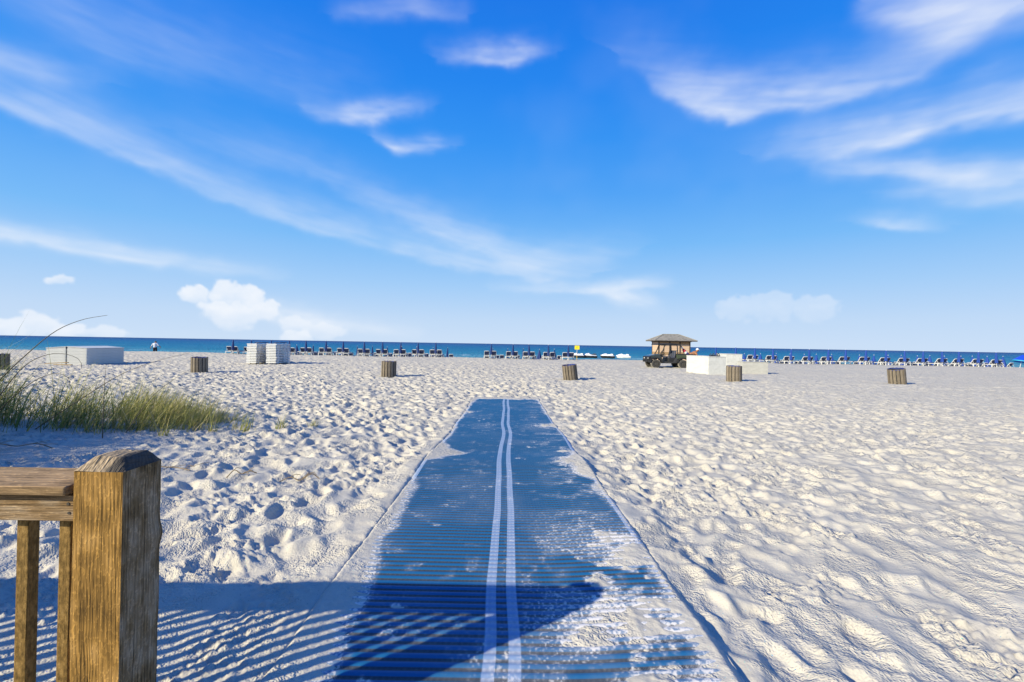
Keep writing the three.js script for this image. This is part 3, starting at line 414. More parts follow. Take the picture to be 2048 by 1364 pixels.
function barrel(label, px, d, tilt, tiltDir, H = 1) {
  const o = thing('slatted_litter_barrel', label, 'trash can', spot(px, d, 0.04), 0, 'slatted litter barrels in a row across the beach');
  part('drum', [new THREE.CylinderGeometry(0.31, 0.31, 0.72, 28, 1, true).translate(0, 0.37, 0), new THREE.CylinderGeometry(0.31, 0.31, 0.01, 28).translate(0, 0.04, 0)], DARK, o);
  for (let k = 0; k < 15; k++) { const a = k / 15 * 2 * PI + px, m = part('slat', slatGeo, slatTone[Math.floor(hash(k, px, 3) * 4)], o); m.position.set(Math.cos(a) * 0.338, 0.40 + (hash(k, px, 4) - 0.5) * 0.025, Math.sin(a) * 0.338); m.rotation.y = PI / 2 - a; m.rotation.z = (hash(k, px, 6) - 0.5) * 0.02; }
  for (const y of [0.17, 0.58]) { const t = new THREE.TorusGeometry(0.321, 0.006, 6, 32); t.rotateX(PI / 2); part('hoop', t.translate(0, y, 0), STEEL, o); }
  part('bag_rim', bagGeo, DEEPBLUE, o);
  o.rotation.set(Math.sin(tiltDir) * tilt, px, Math.cos(tiltDir) * tilt, 'ZXY');
  return o;
}
barrel('slatted litter barrel cut off by the left edge of the picture', 0, 21.2, 0.02, 0);
barrel('upright slatted litter barrel between the left white boxes and the lounger stacks', 400, 22, 0.03, 2);
barrel('upright slatted litter barrel right of the lounger stacks, left of the mat', 778.5, 22, 0.02, 4);
barrel('slatted litter barrel leaning left, just right of the end of the mat', 1143, 22, 0.135, 0.3);
barrel('slatted litter barrel standing in front of the right white boxes', 1469, 22, 0.02, 1);
barrel('slatted litter barrel leaning left, rightmost on the open sand', 1796, 22, 0.17, 0.4);

// loungers (foot towards the sea, -z)
const ringShape = () => { const s = new THREE.Shape(), w = 0.30, h = 0.74, r = 0.14; s.moveTo(-w, 0); s.lineTo(w, 0); s.lineTo(w, h - r); s.quadraticCurveTo(w, h, w - r, h); s.lineTo(-w + r, h); s.quadraticCurveTo(-w, h, -w, h - r); s.lineTo(-w, 0); const q = new THREE.Path(), a = 0.275, b = 0.715, c = 0.11; q.moveTo(-a, 0.05); q.lineTo(-a, b - c); q.quadraticCurveTo(-a, b, -a + c, b); q.lineTo(a - c, b); q.quadraticCurveTo(a, b, a, b - c); q.lineTo(a, 0.05); q.lineTo(-a, 0.05); s.holes.push(q); return s; };
const LOUNGER = {};
(() => {
  const back = (g) => g.rotateX(0.62).translate(0, 0.34, 0.10);     // the raised back leans towards the land
  LOUNGER.rail = [bx(0.05, 0.07, 1.95, -0.31, 0.31, -0.28, 0, 0, 0, 0.02), bx(0.05, 0.07, 1.95, 0.31, 0.31, -0.28, 0, 0, 0, 0.02), bx(0.64, 0.055, 0.06, 0, 0.31, 0.68, 0, 0, 0, 0.02), bx(0.64, 0.06, 0.06, 0, 0.31, -1.23, 0, 0, 0, 0.02)];
  LOUNGER.leg = bx(0.075, 0.31, 0.09, 0, 0.145, 0, 0, 0, 0, 0.015);
  LOUNGER.ring = back(new THREE.ExtrudeGeometry(ringShape(), { depth: 0.045, bevelEnabled: true, bevelSize: 0.01, bevelThickness: 0.01, bevelSegments: 1, curveSegments: 5 }));
  LOUNGER.pad = back(bx(0.55, 0.52, 0.06, 0, 0.445, 0.035, 0, 0, 0, 0.02));
  LOUNGER.slats = [0.06, 0.115, 0.165].map((y) => back(bx(0.56, 0.06, 0.03, 0, y, 0.025)));
  LOUNGER.seat = bx(0.58, 0.06, 1.25, 0, 0.375, -0.55, 0, 0, 0, 0.02);
  LOUNGER.brace = [bar([-0.29, 0.32, 0.62], [-0.29, 0.72, 0.38], 0.014), bar([0.29, 0.32, 0.62], [0.29, 0.72, 0.38], 0.014)];
})();
function makeLounger(full) {
  const o = new THREE.Group(); o.name = 'beach_lounger';
  part('frame', LOUNGER.rail.map((g) => g.clone()), WHITE, o);
  for (const [x, z] of [[-0.32, 0.55], [0.32, 0.55], [-0.32, -1.05], [0.32, -1.05]]) part('leg', LOUNGER.leg, WHITE, o).position.set(x, 0, z);
  part('back_frame', LOUNGER.ring, WHITE, o); part('back_pad', LOUNGER.pad, NAVY, o);
  for (const g of LOUNGER.slats) part('slat', g, WHITE, o);
  part('seat_pad', LOUNGER.seat, NAVY, o);
  if (full) for (const g of LOUNGER.brace) part('back_brace', g, WHITE, o);
  return o;
}
const lounger0 = makeLounger(true); lounger0.userData.category = 'lounger'; lounger0.name = 'beach_lounger';
function putLounger(px, d, turn, label, group) { const c = lounger0.clone(); c.name = numbered('beach_lounger'); c.userData = { category: 'lounger', label, group }; scene.add(c); c.position.set(...spot(px, d, 0.02)); c.rotation.y = turn; c.scale.setScalar(0.9); }
function canopyGeo(top, bottom, r0, folds, seed, pw = 0.75) {
  const pts = [], n = 10; for (let k = 0; k <= n; k++) { const t = k / n; pts.push(new THREE.Vector2(0.012 + r0 * Math.pow(1 - t, pw), bottom + (top - bottom) * t)); }
  const g = new THREE.LatheGeometry(pts, 28), p = g.attributes.position; for (let k = 0; k < p.count; k++) { const a = Math.atan2(p.getZ(k), p.getX(k)), t = (p.getY(k) - bottom) / (top - bottom), f = 1 + 0.28 * Math.cos(a * folds) * (1 - t) + 0.15 * (fbm(a + 5, t * 6, 2, seed) - 0.5); p.setX(k, p.getX(k) * f); p.setZ(k, p.getZ(k) * f); p.setY(k, p.getY(k) + 0.05 * Math.cos(a * folds) * (1 - t)); }
  g.computeVertexNormals(); return g;
}
const slimCanopy = canopyGeo(1.66, 0.50, 0.11, 8, 1, 0.38), wideCanopy = canopyGeo(1.62, 0.34, 0.30, 8, 2), poleGeo = cy(0.018, 0.018, 1.72, 0, 0.84, 0, 8), tipGeo = new THREE.SphereGeometry(0.028, 8, 6).translate(0, 1.69, 0), strapGeo = (() => { const t = new THREE.TorusGeometry(0.098, 0.014, 6, 18); t.rotateX(PI / 2); return t.translate(0, 0.98, 0); })();
function putUmbrella(px, d, wide, label, group) {
  const o = thing('closed_beach_umbrella', label, 'umbrella', spot(px, d, 0.05), hash(px | 0, 3, 9) * 6, group);
  part('pole', poleGeo, POLE, o); part('canopy', wide ? wideCanopy : slimCanopy, px > 1400 ? BLUE : ROYAL, o); part('finial', tipGeo, POLE, o); if (!wide) part('strap', strapGeo, DEEPBLUE, o);
  o.rotation.z = (hash(px | 0, 4, 9) - 0.5) * 0.09; o.rotation.x = (hash(px | 0, 5, 9) - 0.5) * 0.05;
}
const SECT = [
  { name: 'left of the mat', at: 'left beach section', front: [466, 503, 542.5, 579, 613, 652, 687, 729, 766, 801, 837, 872], offs: [[-3, 9], [-6, 7], [-6, 7], [-4, 10], [-4, 10], [-5.5, 9], [-4.5, 9], [-5.5, 8.5], [-6.5, 6], [-6.5, 7.5], [-6, 8], [-6, 8.5]], back: [594, 625.5, 655, 685.5, 715, 746, 774, 804, 834, 866, 894.6] },
  { name: 'beside the jet skis', at: 'middle beach section', front: [982, 1026, 1059, 1097.6, 1137], offs: [[-8, 6], [-8.5, 5], [-7.5, 6], [-6, 7], [-7.5, 6]], back: [985.5, 1015.6, 1046, 1079, 1109] },
  { name: 'right of the hut', at: 'right beach section', front: [1433, 1472, 1510, 1547, 1582, 1619, 1656, 1692, 1732, 1772, 1810, 1846.5, 1885, 1918, 1957, 1994], offs: null, back: [1489, 1521, 1552, 1580, 1608, 1633, 1664, 1719, 1747, 1777, 1803, 1835, 1860, 1890, 1921.6, 1946, 1975, 2006] },
];
for (const s of SECT) {
  s.front.forEach((px, i) => {
    const d = 50 + (hash(i, px | 0, 12) - 0.5) * 0.6;
    putUmbrella(px, d - 1.0, false, 'closed blue umbrella, ' + ORD[i] + ' from the left in the front row ' + s.name, 'front row of closed umbrellas, ' + s.at);
    const offs = s.offs ? s.offs[i] : [-13, -2.2];
    if (px !== 1433 && px !== 1472) offs.forEach((o, k) => putLounger(px + o, d + (k - 0.5) * 0.2, (hash(i, k, 15) - 0.5) * 0.14, (k ? 'right' : 'left') + ' white lounger at ' + ORD[i] + ' front row umbrella from left, ' + s.name, 'front row loungers, ' + s.at));
  });
  s.back.forEach((px, i) => {
    const d = 56.5 + (hash(i, px | 0, 13) - 0.5) * 0.8;
    putUmbrella(px, d, s.front[0] > 1400 ? true : hash(i, px | 0, 16) > 0.4, 'closed blue umbrella, ' + ORD[i] + ' from the left in the lower back row ' + s.name, 'back row of closed umbrellas, ' + s.at);
    [-11, 9].forEach((o, k) => putLounger(px + o, d - 0.3 + k * 0.2, (hash(i, k, 17) - 0.5) * 0.2, (k ? 'right' : 'left') + ' white lounger at ' + ORD[i] + ' back row umbrella from left, ' + s.name, 'back row loungers, ' + s.at));
  });
}
(() => {   // half opened parasol at the right edge
  const o = thing('half_open_beach_umbrella', 'half open bright blue umbrella tilted over at the right edge', 'umbrella', spot(2040, 48.5, 0.05), 0);
  part('pole', cy(0.02, 0.02, 1.5, 0, 0.7, 0, 8), POLE, o);
  const g = new THREE.ConeGeometry(0.72, 0.72, 8, 3, true); g.translate(0, 1.15, 0); part('canopy', g, M(0.006, 0.06, 0.62, 0.6, { side: THREE.DoubleSide, transmission: 0.15 }), o);
  part('valance', new THREE.CylinderGeometry(0.72, 0.70, 0.10, 8, 1, true).translate(0, 0.745, 0), M(0.02, 0.33, 0.5, 0.6, { side: THREE.DoubleSide }), o);
  o.rotation.z = -0.22;
})();

// two piles of stacked loungers
(() => {
  const slab = () => [bx(0.07, 0.075, 1.9, -0.3, 0.0, 0, 0, 0, 0, 0.02), bx(0.07, 0.075, 1.9, 0.3, 0, 0, 0, 0, 0, 0.02), bx(0.66, 0.085, 0.05, 0, 0, 0.94, 0, 0, 0, 0.02), bx(0.6, 0.07, 0.05, 0, 0, -0.93, 0, 0, 0, 0.02)];
  const slatsA = []; for (let k = 0; k < 13; k++) slatsA.push(bx(0.56, 0.018, 0.085, 0, 0.02, 0.8 - k * 0.135));
  const frame = mergeGeometries(slab().map((g) => (g.index ? g.toNonIndexed() : g))), slats = mergeGeometries(slatsA.map((g) => (g.index ? g.toNonIndexed() : g))), leg = bx(0.06, 0.10, 0.13, 0, -0.06, 0, 0.35, 0, 0, 0.012), arm = bx(0.05, 0.03, 0.5, 0, 0.045, 0, 0.16, 0, 0, 0.01);
  const proto = new THREE.Group(); part('frame', frame, WHITE, proto); part('slats', slats, WHITE, proto);
  for (const [x, z] of [[-0.28, 0.62], [0.28, 0.62], [-0.28, -0.7], [0.28, -0.7]]) part('leg', leg, WHITE, proto).position.set(x, 0, z);
  for (const x of [-0.335, 0.335]) part('arm', arm, WHITE, proto).position.set(x, 0, -0.1);
  const N = 12;
  [[504, 'left'], [543, 'right']].forEach(([px, side]) => {
    const d = 30.75, p = spot(px, 29.8, 0), x = p[0];
    for (let k = 0; k < N; k++) { const c = proto.clone(); c.name = numbered('stacked_lounger'); scene.add(c); c.position.set(x + (hash(k, px, 1) - 0.5) * 0.03, p[1] + 0.13 + k * 0.108, -d + (hash(k, px, 2) - 0.5) * 0.04); c.rotation.y = (hash(k, px, 3) - 0.5) * 0.03; tag(c, (k === 0 ? 'bottom white lounger of the ' : k === N - 1 ? 'top white lounger of the ' : ORD[k] + ' white lounger from the bottom of the ') + side + ' stack', 'lounger', 'stacked white loungers'); }
    const c = thing('stack_cover', 'folded navy cover lying on top of the ' + side + ' stack of loungers', 'cover', [x, p[1] + 0.13 + N * 0.108 - 0.055, -d - 0.2]);
    const g = new RoundedBoxGeometry(0.5, 0.05, 0.9, 3, 0.02); const q = g.attributes.position; for (let k = 0; k < q.count; k++) q.setY(k, q.getY(k) + 0.02 * fbm(q.getX(k) * 6, q.getZ(k) * 6, 2, px)); g.computeVertexNormals(); part('cloth', g.translate(0, 0.05, 0), NAVY, c);
  });
})();

// white storage chests
const chestTex = dataTex(128, 256, (i, j) => { const k = (0.93 + 0.1 * (fbm(i / 14, j / 30, 3, 501) - 0.5) - (fbm(i / 40, j / 22, 4, 505) > 0.66 ? 0.03 : 0)) * 255; return [k, k, k * 0.985]; }, true);
const CHEST = M(0.66, 0.66, 0.64, 0.6, { map: chestTex }), CHEST2 = M(0.50, 0.495, 0.47, 0.7, { map: chestTex });
function chest(label, corner, ang, w, l, h, lidRise, planks, mat) {   // near corner, its right-hand face w wide, its left-hand face l long
  const o = thing('white_storage_chest', label, 'storage box', [corner[0], levelY(corner[0], corner[1]) - 0.05, -corner[1]], ang, 'white storage chests');
  const t = 0.035;
  const n = planks, ph = h / n;
  for (let k = 0; k < n; k++) { const y = (k + 0.5) * ph; part('plank', bx(t, ph - 0.006, l, t / 2, y, -l / 2, 0, 0, 0, 0.004), mat, o); part('plank', bx(w - 2 * t - 0.004, ph - 0.006, t, w / 2, y, -t / 2, 0, 0, 0, 0.004), mat, o); part('plank', bx(t, ph - 0.006, l, w - t / 2, y, -l / 2, 0, 0, 0, 0.004), mat, o); part('plank', bx(w - 2 * t - 0.004, ph - 0.006, t, w / 2, y, -l + t / 2, 0, 0, 0, 0.004), mat, o); }
  part('core', bx(w - 2 * t - 0.02, h - 0.03, l - 2 * t - 0.02, w / 2, h / 2, -l / 2), mat, o);
  const a = Math.atan2(lidRise, w); part('lid', bx(w / Math.cos(a) + 0.03, 0.035, l + 0.04, w / 2, h + 0.02 + Math.abs(lidRise) / 2, -l / 2, 0, 0, a, 0.008), mat, o);
  if (lidRise) { const s = new THREE.Shape(); s.moveTo(0.01, 0); s.lineTo(w - 0.01, 0); s.lineTo(w - 0.01, Math.max(0, lidRise)); s.lineTo(0.01, Math.max(0, -lidRise)); for (const z of [-0.03, -l + 0.005]) part('gable', new THREE.ExtrudeGeometry(s, { depth: 0.025, bevelEnabled: false }).translate(0, h + 0.002, z), mat, o); }
  return o;
}
const cA = chest('large white chest with dark sandals on its lid, beside the cart', [11.72, 27.1], rad(7), 1.12, 2.6, 1.10, 0, 1, CHEST);
chest('tall white chest behind the barrel, between the two other right chests', [X(1453.5, 31), 31], rad(-3), 1.04, 1.7, 1.26, 0, 1, CHEST);
chest('low long sand-coloured white chest, rightmost of the right group', [X(1487, 29.6), 29.6], rad(-4), 1.56, 0.85, 0.80, 0, 1, CHEST2);
chest('right white chest of the left pair, its shaded side facing the stacks', [-25.65, 26.25], rad(10.5), 0.98, 3.3, 1.0, -0.09, 6, CHEST);
chest('left white chest of the left pair, half behind the dune grass', [-26.65, 26.05], rad(10.5), 0.96, 3.3, 1.0, 0.09, 6, CHEST);
{ const o = part('loose_plank', [bx(1.1, 0.04, 0.12, 0, 0.12, 0, 0, 0.15, 0.06, 0.005), bx(0.9, 0.035, 0.1, 0.5, 0.045, 0.16, 0, 0.1, 0.0, 0.005)], M(0.34, 0.22, 0.09, 0.85), scene); const p = spot(115, 25.2, 0); o.position.set(p[0], p[1] + 0.02, p[2]); tag(o, 'brown boards lying on the sand before the left white chests', 'plank'); }
{ const mk = (name, label, dx, dz, ry) => { const o = thing(name, label, 'sandal', [cA.position.x + dx, cA.position.y + 1.139, cA.position.z + dz], ry, 'pair of dark sandals on the white chest'); const s = new THREE.Shape(); s.absellipse(0, 0, 0.15, 0.052, 0, 2 * PI); part('sole', new THREE.ExtrudeGeometry(s, { depth: 0.03, bevelEnabled: false, curveSegments: 8 }).rotateX(-PI / 2), BLACK, o); const st = new THREE.TorusGeometry(0.055, 0.016, 6, 12, PI); st.rotateY(PI / 2); part('strap', st.translate(0.05, 0.025, 0), DARK, o); const s2 = new THREE.TorusGeometry(0.05, 0.012, 6, 12, PI); s2.rotateY(PI / 2); part('strap', s2.translate(-0.08, 0.025, 0), DARK, o); o.scale.set(1.4, 2.0, 1.5); };
  mk('sandal', 'dark sandal on the white chest lid, the left of the pair', 0.42, -0.45, 0.15); mk('sandal', 'dark sandal on the white chest lid, the right of the pair', 0.72, -0.40, 0.5); }

// rental hut
(() => {
  const PEACH = M(0.52, 0.375, 0.26, 0.8), TAN = M(0.30, 0.195, 0.10, 0.85), TRIM = M(0.05, 0.038, 0.028, 0.8), x0 = X(1317, 46), d0 = 46, W = 3.25, D = 2.2, H = 2.32;
  const o = thing('rental_hut', 'small peach wooden hut with grey hipped roof behind the utility cart', 'hut', [x0, levelY(x0 + 1.5, d0) - 0.08, -d0]);
  part('floor', bx(W + 0.1, 0.14, D + 0.1, W / 2, 0.07, -D / 2), TRIM, o);
  part('core', bx(W - 0.14, H - 0.2, D - 0.14, W / 2, H / 2 + 0.06, -D / 2), TAN, o);
  const posts = [0.05, 1.16, 2.2, W - 0.05];
  for (const x of posts) for (const z of [-0.05, -D + 0.05]) part('corner_post', bx(0.1, H, 0.1, x, H / 2, z, 0, 0, 0, 0.008), TRIM, o);
  for (let k = 0; k < 3; k++) { const a = posts[k] + 0.055, b = posts[k + 1] - 0.055, w = b - a, c = (a + b) / 2;
    part('lower_panel', bx(w, 0.74, 0.05, c, 0.52, -0.06, 0, 0, 0, 0.006), PEACH, o); part('counter', bx(w, 0.24, 0.09, c, 1.01, -0.05, 0, 0, 0, 0.008), TAN, o);
    for (let q = 0; q < 4; q++) part('shutter_board', bx(w, 0.195, 0.04, c, 1.24 + q * 0.2, -0.06 + 0.004 * (q % 2), 0, 0, 0, 0.005), PEACH, o);
    part('transom', bx(w, 0.2, 0.05, c, 2.06, -0.06, 0, 0, 0, 0.006), TAN, o); }
  for (let q = 0; q < 8; q++) part('side_board', bx(0.04, 0.245, D - 0.24, 0.055, 0.28 + q * 0.25, -D / 2, 0, 0, 0, 0.005), q === 3 ? TAN : PEACH, o);
  part('beam', [bx(W + 0.06, 0.12, 0.09, W / 2, H - 0.06, 0.035), bx(0.09, 0.12, D + 0.1, -0.035, H - 0.06, -D / 2), bx(0.09, 0.12, D + 0.1, W + 0.035, H - 0.06, -D / 2)], TRIM, o);
  const ov = 0.5, hy = H, ry = 2.98, a = [-ov, hy, ov], b = [W + ov, hy, ov], c = [W + ov, hy, -D - ov], e = [-ov, hy, -D - ov], r0 = [W / 2 - 0.8, ry, -D / 2], r1 = [W / 2 + 0.8, ry, -D / 2];
  const ROOF = new THREE.MeshPhysicalMaterial({ color: new THREE.Color().setRGB(0.40, 0.375, 0.34), roughness: 0.95, side: THREE.DoubleSide, map: dataTex(256, 128, (i, j) => { const row = Math.floor(j / 8), k = (0.75 + 0.25 * hash(Math.floor((i + (row % 2) * 8) / 16), row, 601) + 0.15 * (hash(i, j, 603) - 0.5)) * 225; return [k, k, k * 0.97]; }, true) });
  const face = (name, p, par) => { const g = new THREE.BufferGeometry(), v = [], u = []; for (let k = 1; k < p.length - 1; k++) for (const q of [p[0], p[k], p[k + 1]]) { v.push(...q); u.push((q[0] + q[2]) / 3, q[1] * 1.4); } g.setAttribute('position', new THREE.Float32BufferAttribute(v, 3)); g.setAttribute('uv', new THREE.Float32BufferAttribute(u, 2)); g.computeVertexNormals(); return part(name, g, ROOF, par); };
  const roof = part('roof', bx(W + 2 * ov, 0.07, D + 2 * ov, W / 2, hy - 0.037, -D / 2, 0, 0, 0, 0.01), TRIM, o);
  face('roof_slope', [a, b, r1, r0], roof); face('roof_slope', [b, c, r1], roof); face('roof_slope', [c, e, r0, r1], roof); face('roof_slope', [e, a, r0], roof);
  const up = (p) => [p[0], p[1] + 0.01, p[2]]; for (const [p, q] of [[a, r0], [b, r1], [c, r1], [e, r0], [r0, r1]]) part('ridge_cap', bar(up(p), up(q), 0.035, 6), ROOF, roof);
})();

// utility cart, facing left
(() => {
  const d = 35.3, x0 = X(1333, d), y0 = levelY(x0, d) - 0.03;
  const o = thing('utility_cart', 'dark green open utility cart with dusty tyres parked before the hut', 'utility vehicle', [x0, y0, -d], rad(4)); o.scale.set(1.05, 0.94, 1.05);
  const GREEN = M(0.045, 0.062, 0.028, 0.45, { clearcoat: 0.3 }), HOOD = M(0.028, 0.040, 0.040, 0.35, { clearcoat: 0.5 }), SEATM = M(0.055, 0.06, 0.085, 0.7), TYRE = M(0.05, 0.047, 0.043, 0.95), DUST = M(0.42, 0.39, 0.34, 1), RIM = M(0.10, 0.09, 0.075, 0.5, { metalness: 0.4 });
  const wheel = (x, z) => { const w = new THREE.Group(); w.name = 'wheel'; w.position.set(x, 0.33, z); o.add(w); const t = new THREE.LatheGeometry([[0.19, -0.12], [0.27, -0.135], [0.32, -0.11], [0.335, -0.05], [0.335, 0.05], [0.32, 0.11], [0.27, 0.135], [0.19, 0.12]].map((p) => new THREE.Vector2(...p)), 28).rotateX(PI / 2); part('tyre', t, TYRE, w); const tr = []; for (let k = 0; k < 20; k++) { const a = k / 20 * 2 * PI; const g = bx(0.05, 0.02, 0.2); g.translate(0, 0.337, 0); g.rotateZ(a); tr.push(g); } part('tread', tr, DUST, w); part('rim', [cy(0.19, 0.19, 0.16, 0, 0, 0, 20, PI / 2), ...[0, 1, 2, 3, 4].map((k) => { const g = bx(0.04, 0.17, 0.03, 0, 0.09, 0.09); return g.rotateZ(k * 1.2566); })], RIM, w); part('hub', cy(0.05, 0.05, 0.2, 0, 0, 0, 12, PI / 2), STEEL, w); };
  for (const x of [-1.03, 1.0]) for (const z of [0.58, -0.58]) wheel(x, z);
  part('chassis', [bx(2.5, 0.10, 0.7, 0, 0.42, 0, 0, 0, 0, 0.02), cy(0.035, 0.035, 1.1, -1.03, 0.33, 0, 8, PI / 2), cy(0.035, 0.035, 1.1, 1.0, 0.33, 0, 8, PI / 2)], BLACK, o);
  const prof = (pts, depth, bev = 0.02) => { const s = new THREE.Shape(); pts.forEach((p, i) => i ? s.lineTo(...p) : s.moveTo(...p)); return new THREE.ExtrudeGeometry(s, { depth: depth - 2 * bev, bevelEnabled: true, bevelSize: bev, bevelThickness: bev, bevelSegments: 2 }).translate(0, 0, -depth / 2 + bev); };
  part('hood', prof([[-1.46, 0.74], [-1.45, 0.92], [-1.30, 1.00], [-0.62, 1.10], [-0.55, 0.74]], 1.05), HOOD, o);
  part('front_panel', prof([[-1.50, 0.50], [-1.52, 0.90], [-1.38, 0.92], [-1.36, 0.50]], 1.10), BLACK, o);
  for (const z of [0.36, -0.36]) part('headlight', bx(0.05, 0.10, 0.20, -1.525, 0.78, z, 0, 0, 0, 0.02), M(0.6, 0.6, 0.6, 0.15, { clearcoat: 1 }), o);
  part('bull_bar', [bar([-1.60, 0.45, 0.40], [-1.60, 0.88, 0.40], 0.024), bar([-1.60, 0.45, -0.40], [-1.60, 0.88, -0.40], 0.024), bar([-1.60, 0.88, -0.40], [-1.60, 0.88, 0.40], 0.024), bar([-1.60, 0.62, -0.40], [-1.60, 0.62, 0.40], 0.024), bar([-1.60, 0.48, 0.3], [-1.42, 0.48, 0.3], 0.024), bar([-1.60, 0.48, -0.3], [-1.42, 0.48, -0.3], 0.024)], BLACK, o);
  for (const z of [0.60, -0.60]) { const arch = (cx) => { const s = new THREE.Shape(); s.absarc(cx, 0.36, 0.50, rad(12), rad(168), false); s.absarc(cx, 0.36, 0.42, rad(168), rad(12), true); return new THREE.ExtrudeGeometry(s, { depth: 0.26, bevelEnabled: false, curveSegments: 12 }).translate(0, 0, z - 0.13); }; part('fender', arch(-1.03), BLACK, o); part('fender', arch(1.0), BLACK, o); }
  part('floor_pan', bx(1.2, 0.06, 1.15, 0.0, 0.50, 0, 0, 0, 0, 0.02), BLACK, o);
  for (const z of [0.57, -0.57]) part('rocker_panel', prof([[-0.58, 0.42], [-0.66, 0.80], [-0.58, 0.82], [-0.42, 0.52], [0.30, 0.52], [0.52, 0.90], [0.62, 0.88], [0.55, 0.42]], 0.06, 0.008).translate(0, 0, z), DARK, o);
  part('seat_base', bx(0.55, 0.30, 1.12, 0.22, 0.68, 0, 0, 0, 0, 0.04), BLACK, o);
  for (const z of [0.30, -0.30]) { part('seat', bx(0.50, 0.12, 0.50, 0.20, 0.87, z, 0, 0, 0, 0.04), SEATM, o); part('seat_back', bx(0.12, 0.52, 0.48, 0.44, 1.14, z, 0, 0, -0.18, 0.04), SEATM, o); }
  { const t = new THREE.TorusGeometry(0.17, 0.018, 8, 24); t.rotateY(PI / 2); t.rotateZ(0.5); part('steering_wheel', t.translate(-0.32, 1.12, 0.3), BLACK, o); part('steering_column', bar([-0.32, 1.12, 0.3], [-0.58, 0.95, 0.3], 0.025), BLACK, o); }
  part('dashboard', bx(0.2, 0.26, 1.1, -0.56, 0.98, 0, 0, 0, 0.15, 0.04), BLACK, o);
  const cage = []; for (const z of [0.56, -0.56]) { cage.push(tube([[-0.72, 1.0, z], [-0.48, 1.45, z], [-0.30, 1.86, z * 0.96], [0.1, 1.93, z * 0.95], [0.52, 1.90, z * 0.96], [0.60, 1.4, z], [0.62, 0.8, z]], 0.042, 40, 8)); cage.push(bar([0.06, 1.9, z * 0.95], [0.02, 0.86, z], 0.03)); } cage.push(bar([-0.30, 1.86, -0.54], [-0.30, 1.86, 0.54], 0.03), bar([0.55, 1.88, -0.54], [0.55, 1.88, 0.54], 0.03), bar([0.60, 1.4, -0.56], [0.60, 1.4, 0.56], 0.024));
  part('roll_cage', cage, BLACK, o);
  part('roof_panel', prof([[-0.92, 1.865], [-0.88, 1.93], [0.2, 1.985], [0.70, 1.95], [0.70, 1.90]], 1.16, 0.015), BLACK, o);
  part('bed', [bx(1.16, 0.05, 1.22, 1.12, 0.76, 0, 0, 0, 0, 0.015), bx(1.16, 0.32, 0.05, 1.12, 0.94, 0.60, 0, 0, 0, 0.015), bx(1.16, 0.32, 0.05, 1.12, 0.94, -0.60, 0, 0, 0, 0.015), bx(0.05, 0.30, 1.14, 1.69, 0.93, 0, 0, 0, 0, 0.015), bx(0.05, 0.36, 1.14, 0.56, 0.96, 0, 0, 0, 0, 0.015)], GREEN, o);
  part('bed_rail', [bx(1.2, 0.06, 0.07, 1.12, 1.12, 0.60, 0, 0, 0, 0.02), bx(1.2, 0.06, 0.07, 1.12, 1.12, -0.60, 0, 0, 0, 0.02)], BLACK, o);
  part('tail_light', bx(0.03, 0.10, 0.10, 1.72, 0.90, 0.5, 0, 0, 0, 0.01), M(0.35, 0.02, 0.02, 0.3), o); part('tail_light', bx(0.03, 0.10, 0.10, 1.72, 0.90, -0.5, 0, 0, 0, 0.01), M(0.35, 0.02, 0.02, 0.3), o);
  part('bumper', bx(0.08, 0.08, 1.0, 1.74, 0.66, 0, 0, 0, 0, 0.02), DARK, o);
  part('mirror', bx(0.04, 0.12, 0.10, -0.62, 1.32, 0.66, 0, 0, 0, 0.02), BLACK, o); part('engine', bx(0.7, 0.26, 0.7, 0.75, 0.60, 0, 0, 0, 0, 0.03), DARK, o);
  // striped folded parasol leaning out of the cart bed
  const f = thing('striped_folded_parasol', 'folded red, white and blue parasol leaning out of the cart bed', 'umbrella', [x0 + 1.72, y0 + 0.86, -d], 0);
  part('pole', bar([0, 0.0, 0], [0, 1.12, 0], 0.018, 8), BLACK, f);
  const seg = (y0_, y1, r0, r1) => new THREE.CylinderGeometry(r1, r0, y1 - y0_, 14).translate(0, (y0_ + y1) / 2, 0);
  part('blue_panel', seg(0.18, 0.36, 0.17, 0.15), M(0.03, 0.03, 0.16, 0.7), f); part('white_panel', seg(0.36, 0.50, 0.15, 0.13), WHITE, f); part('red_panel', seg(0.50, 0.74, 0.13, 0.08), M(0.42, 0.02, 0.045, 0.7), f); part('white_tip', seg(0.80, 0.92, 0.06, 0.045), WHITE, f); part('dark_tip', seg(0.92, 1.14, 0.045, 0.03), BLACK, f);
  f.rotation.z = 0.62;
})();

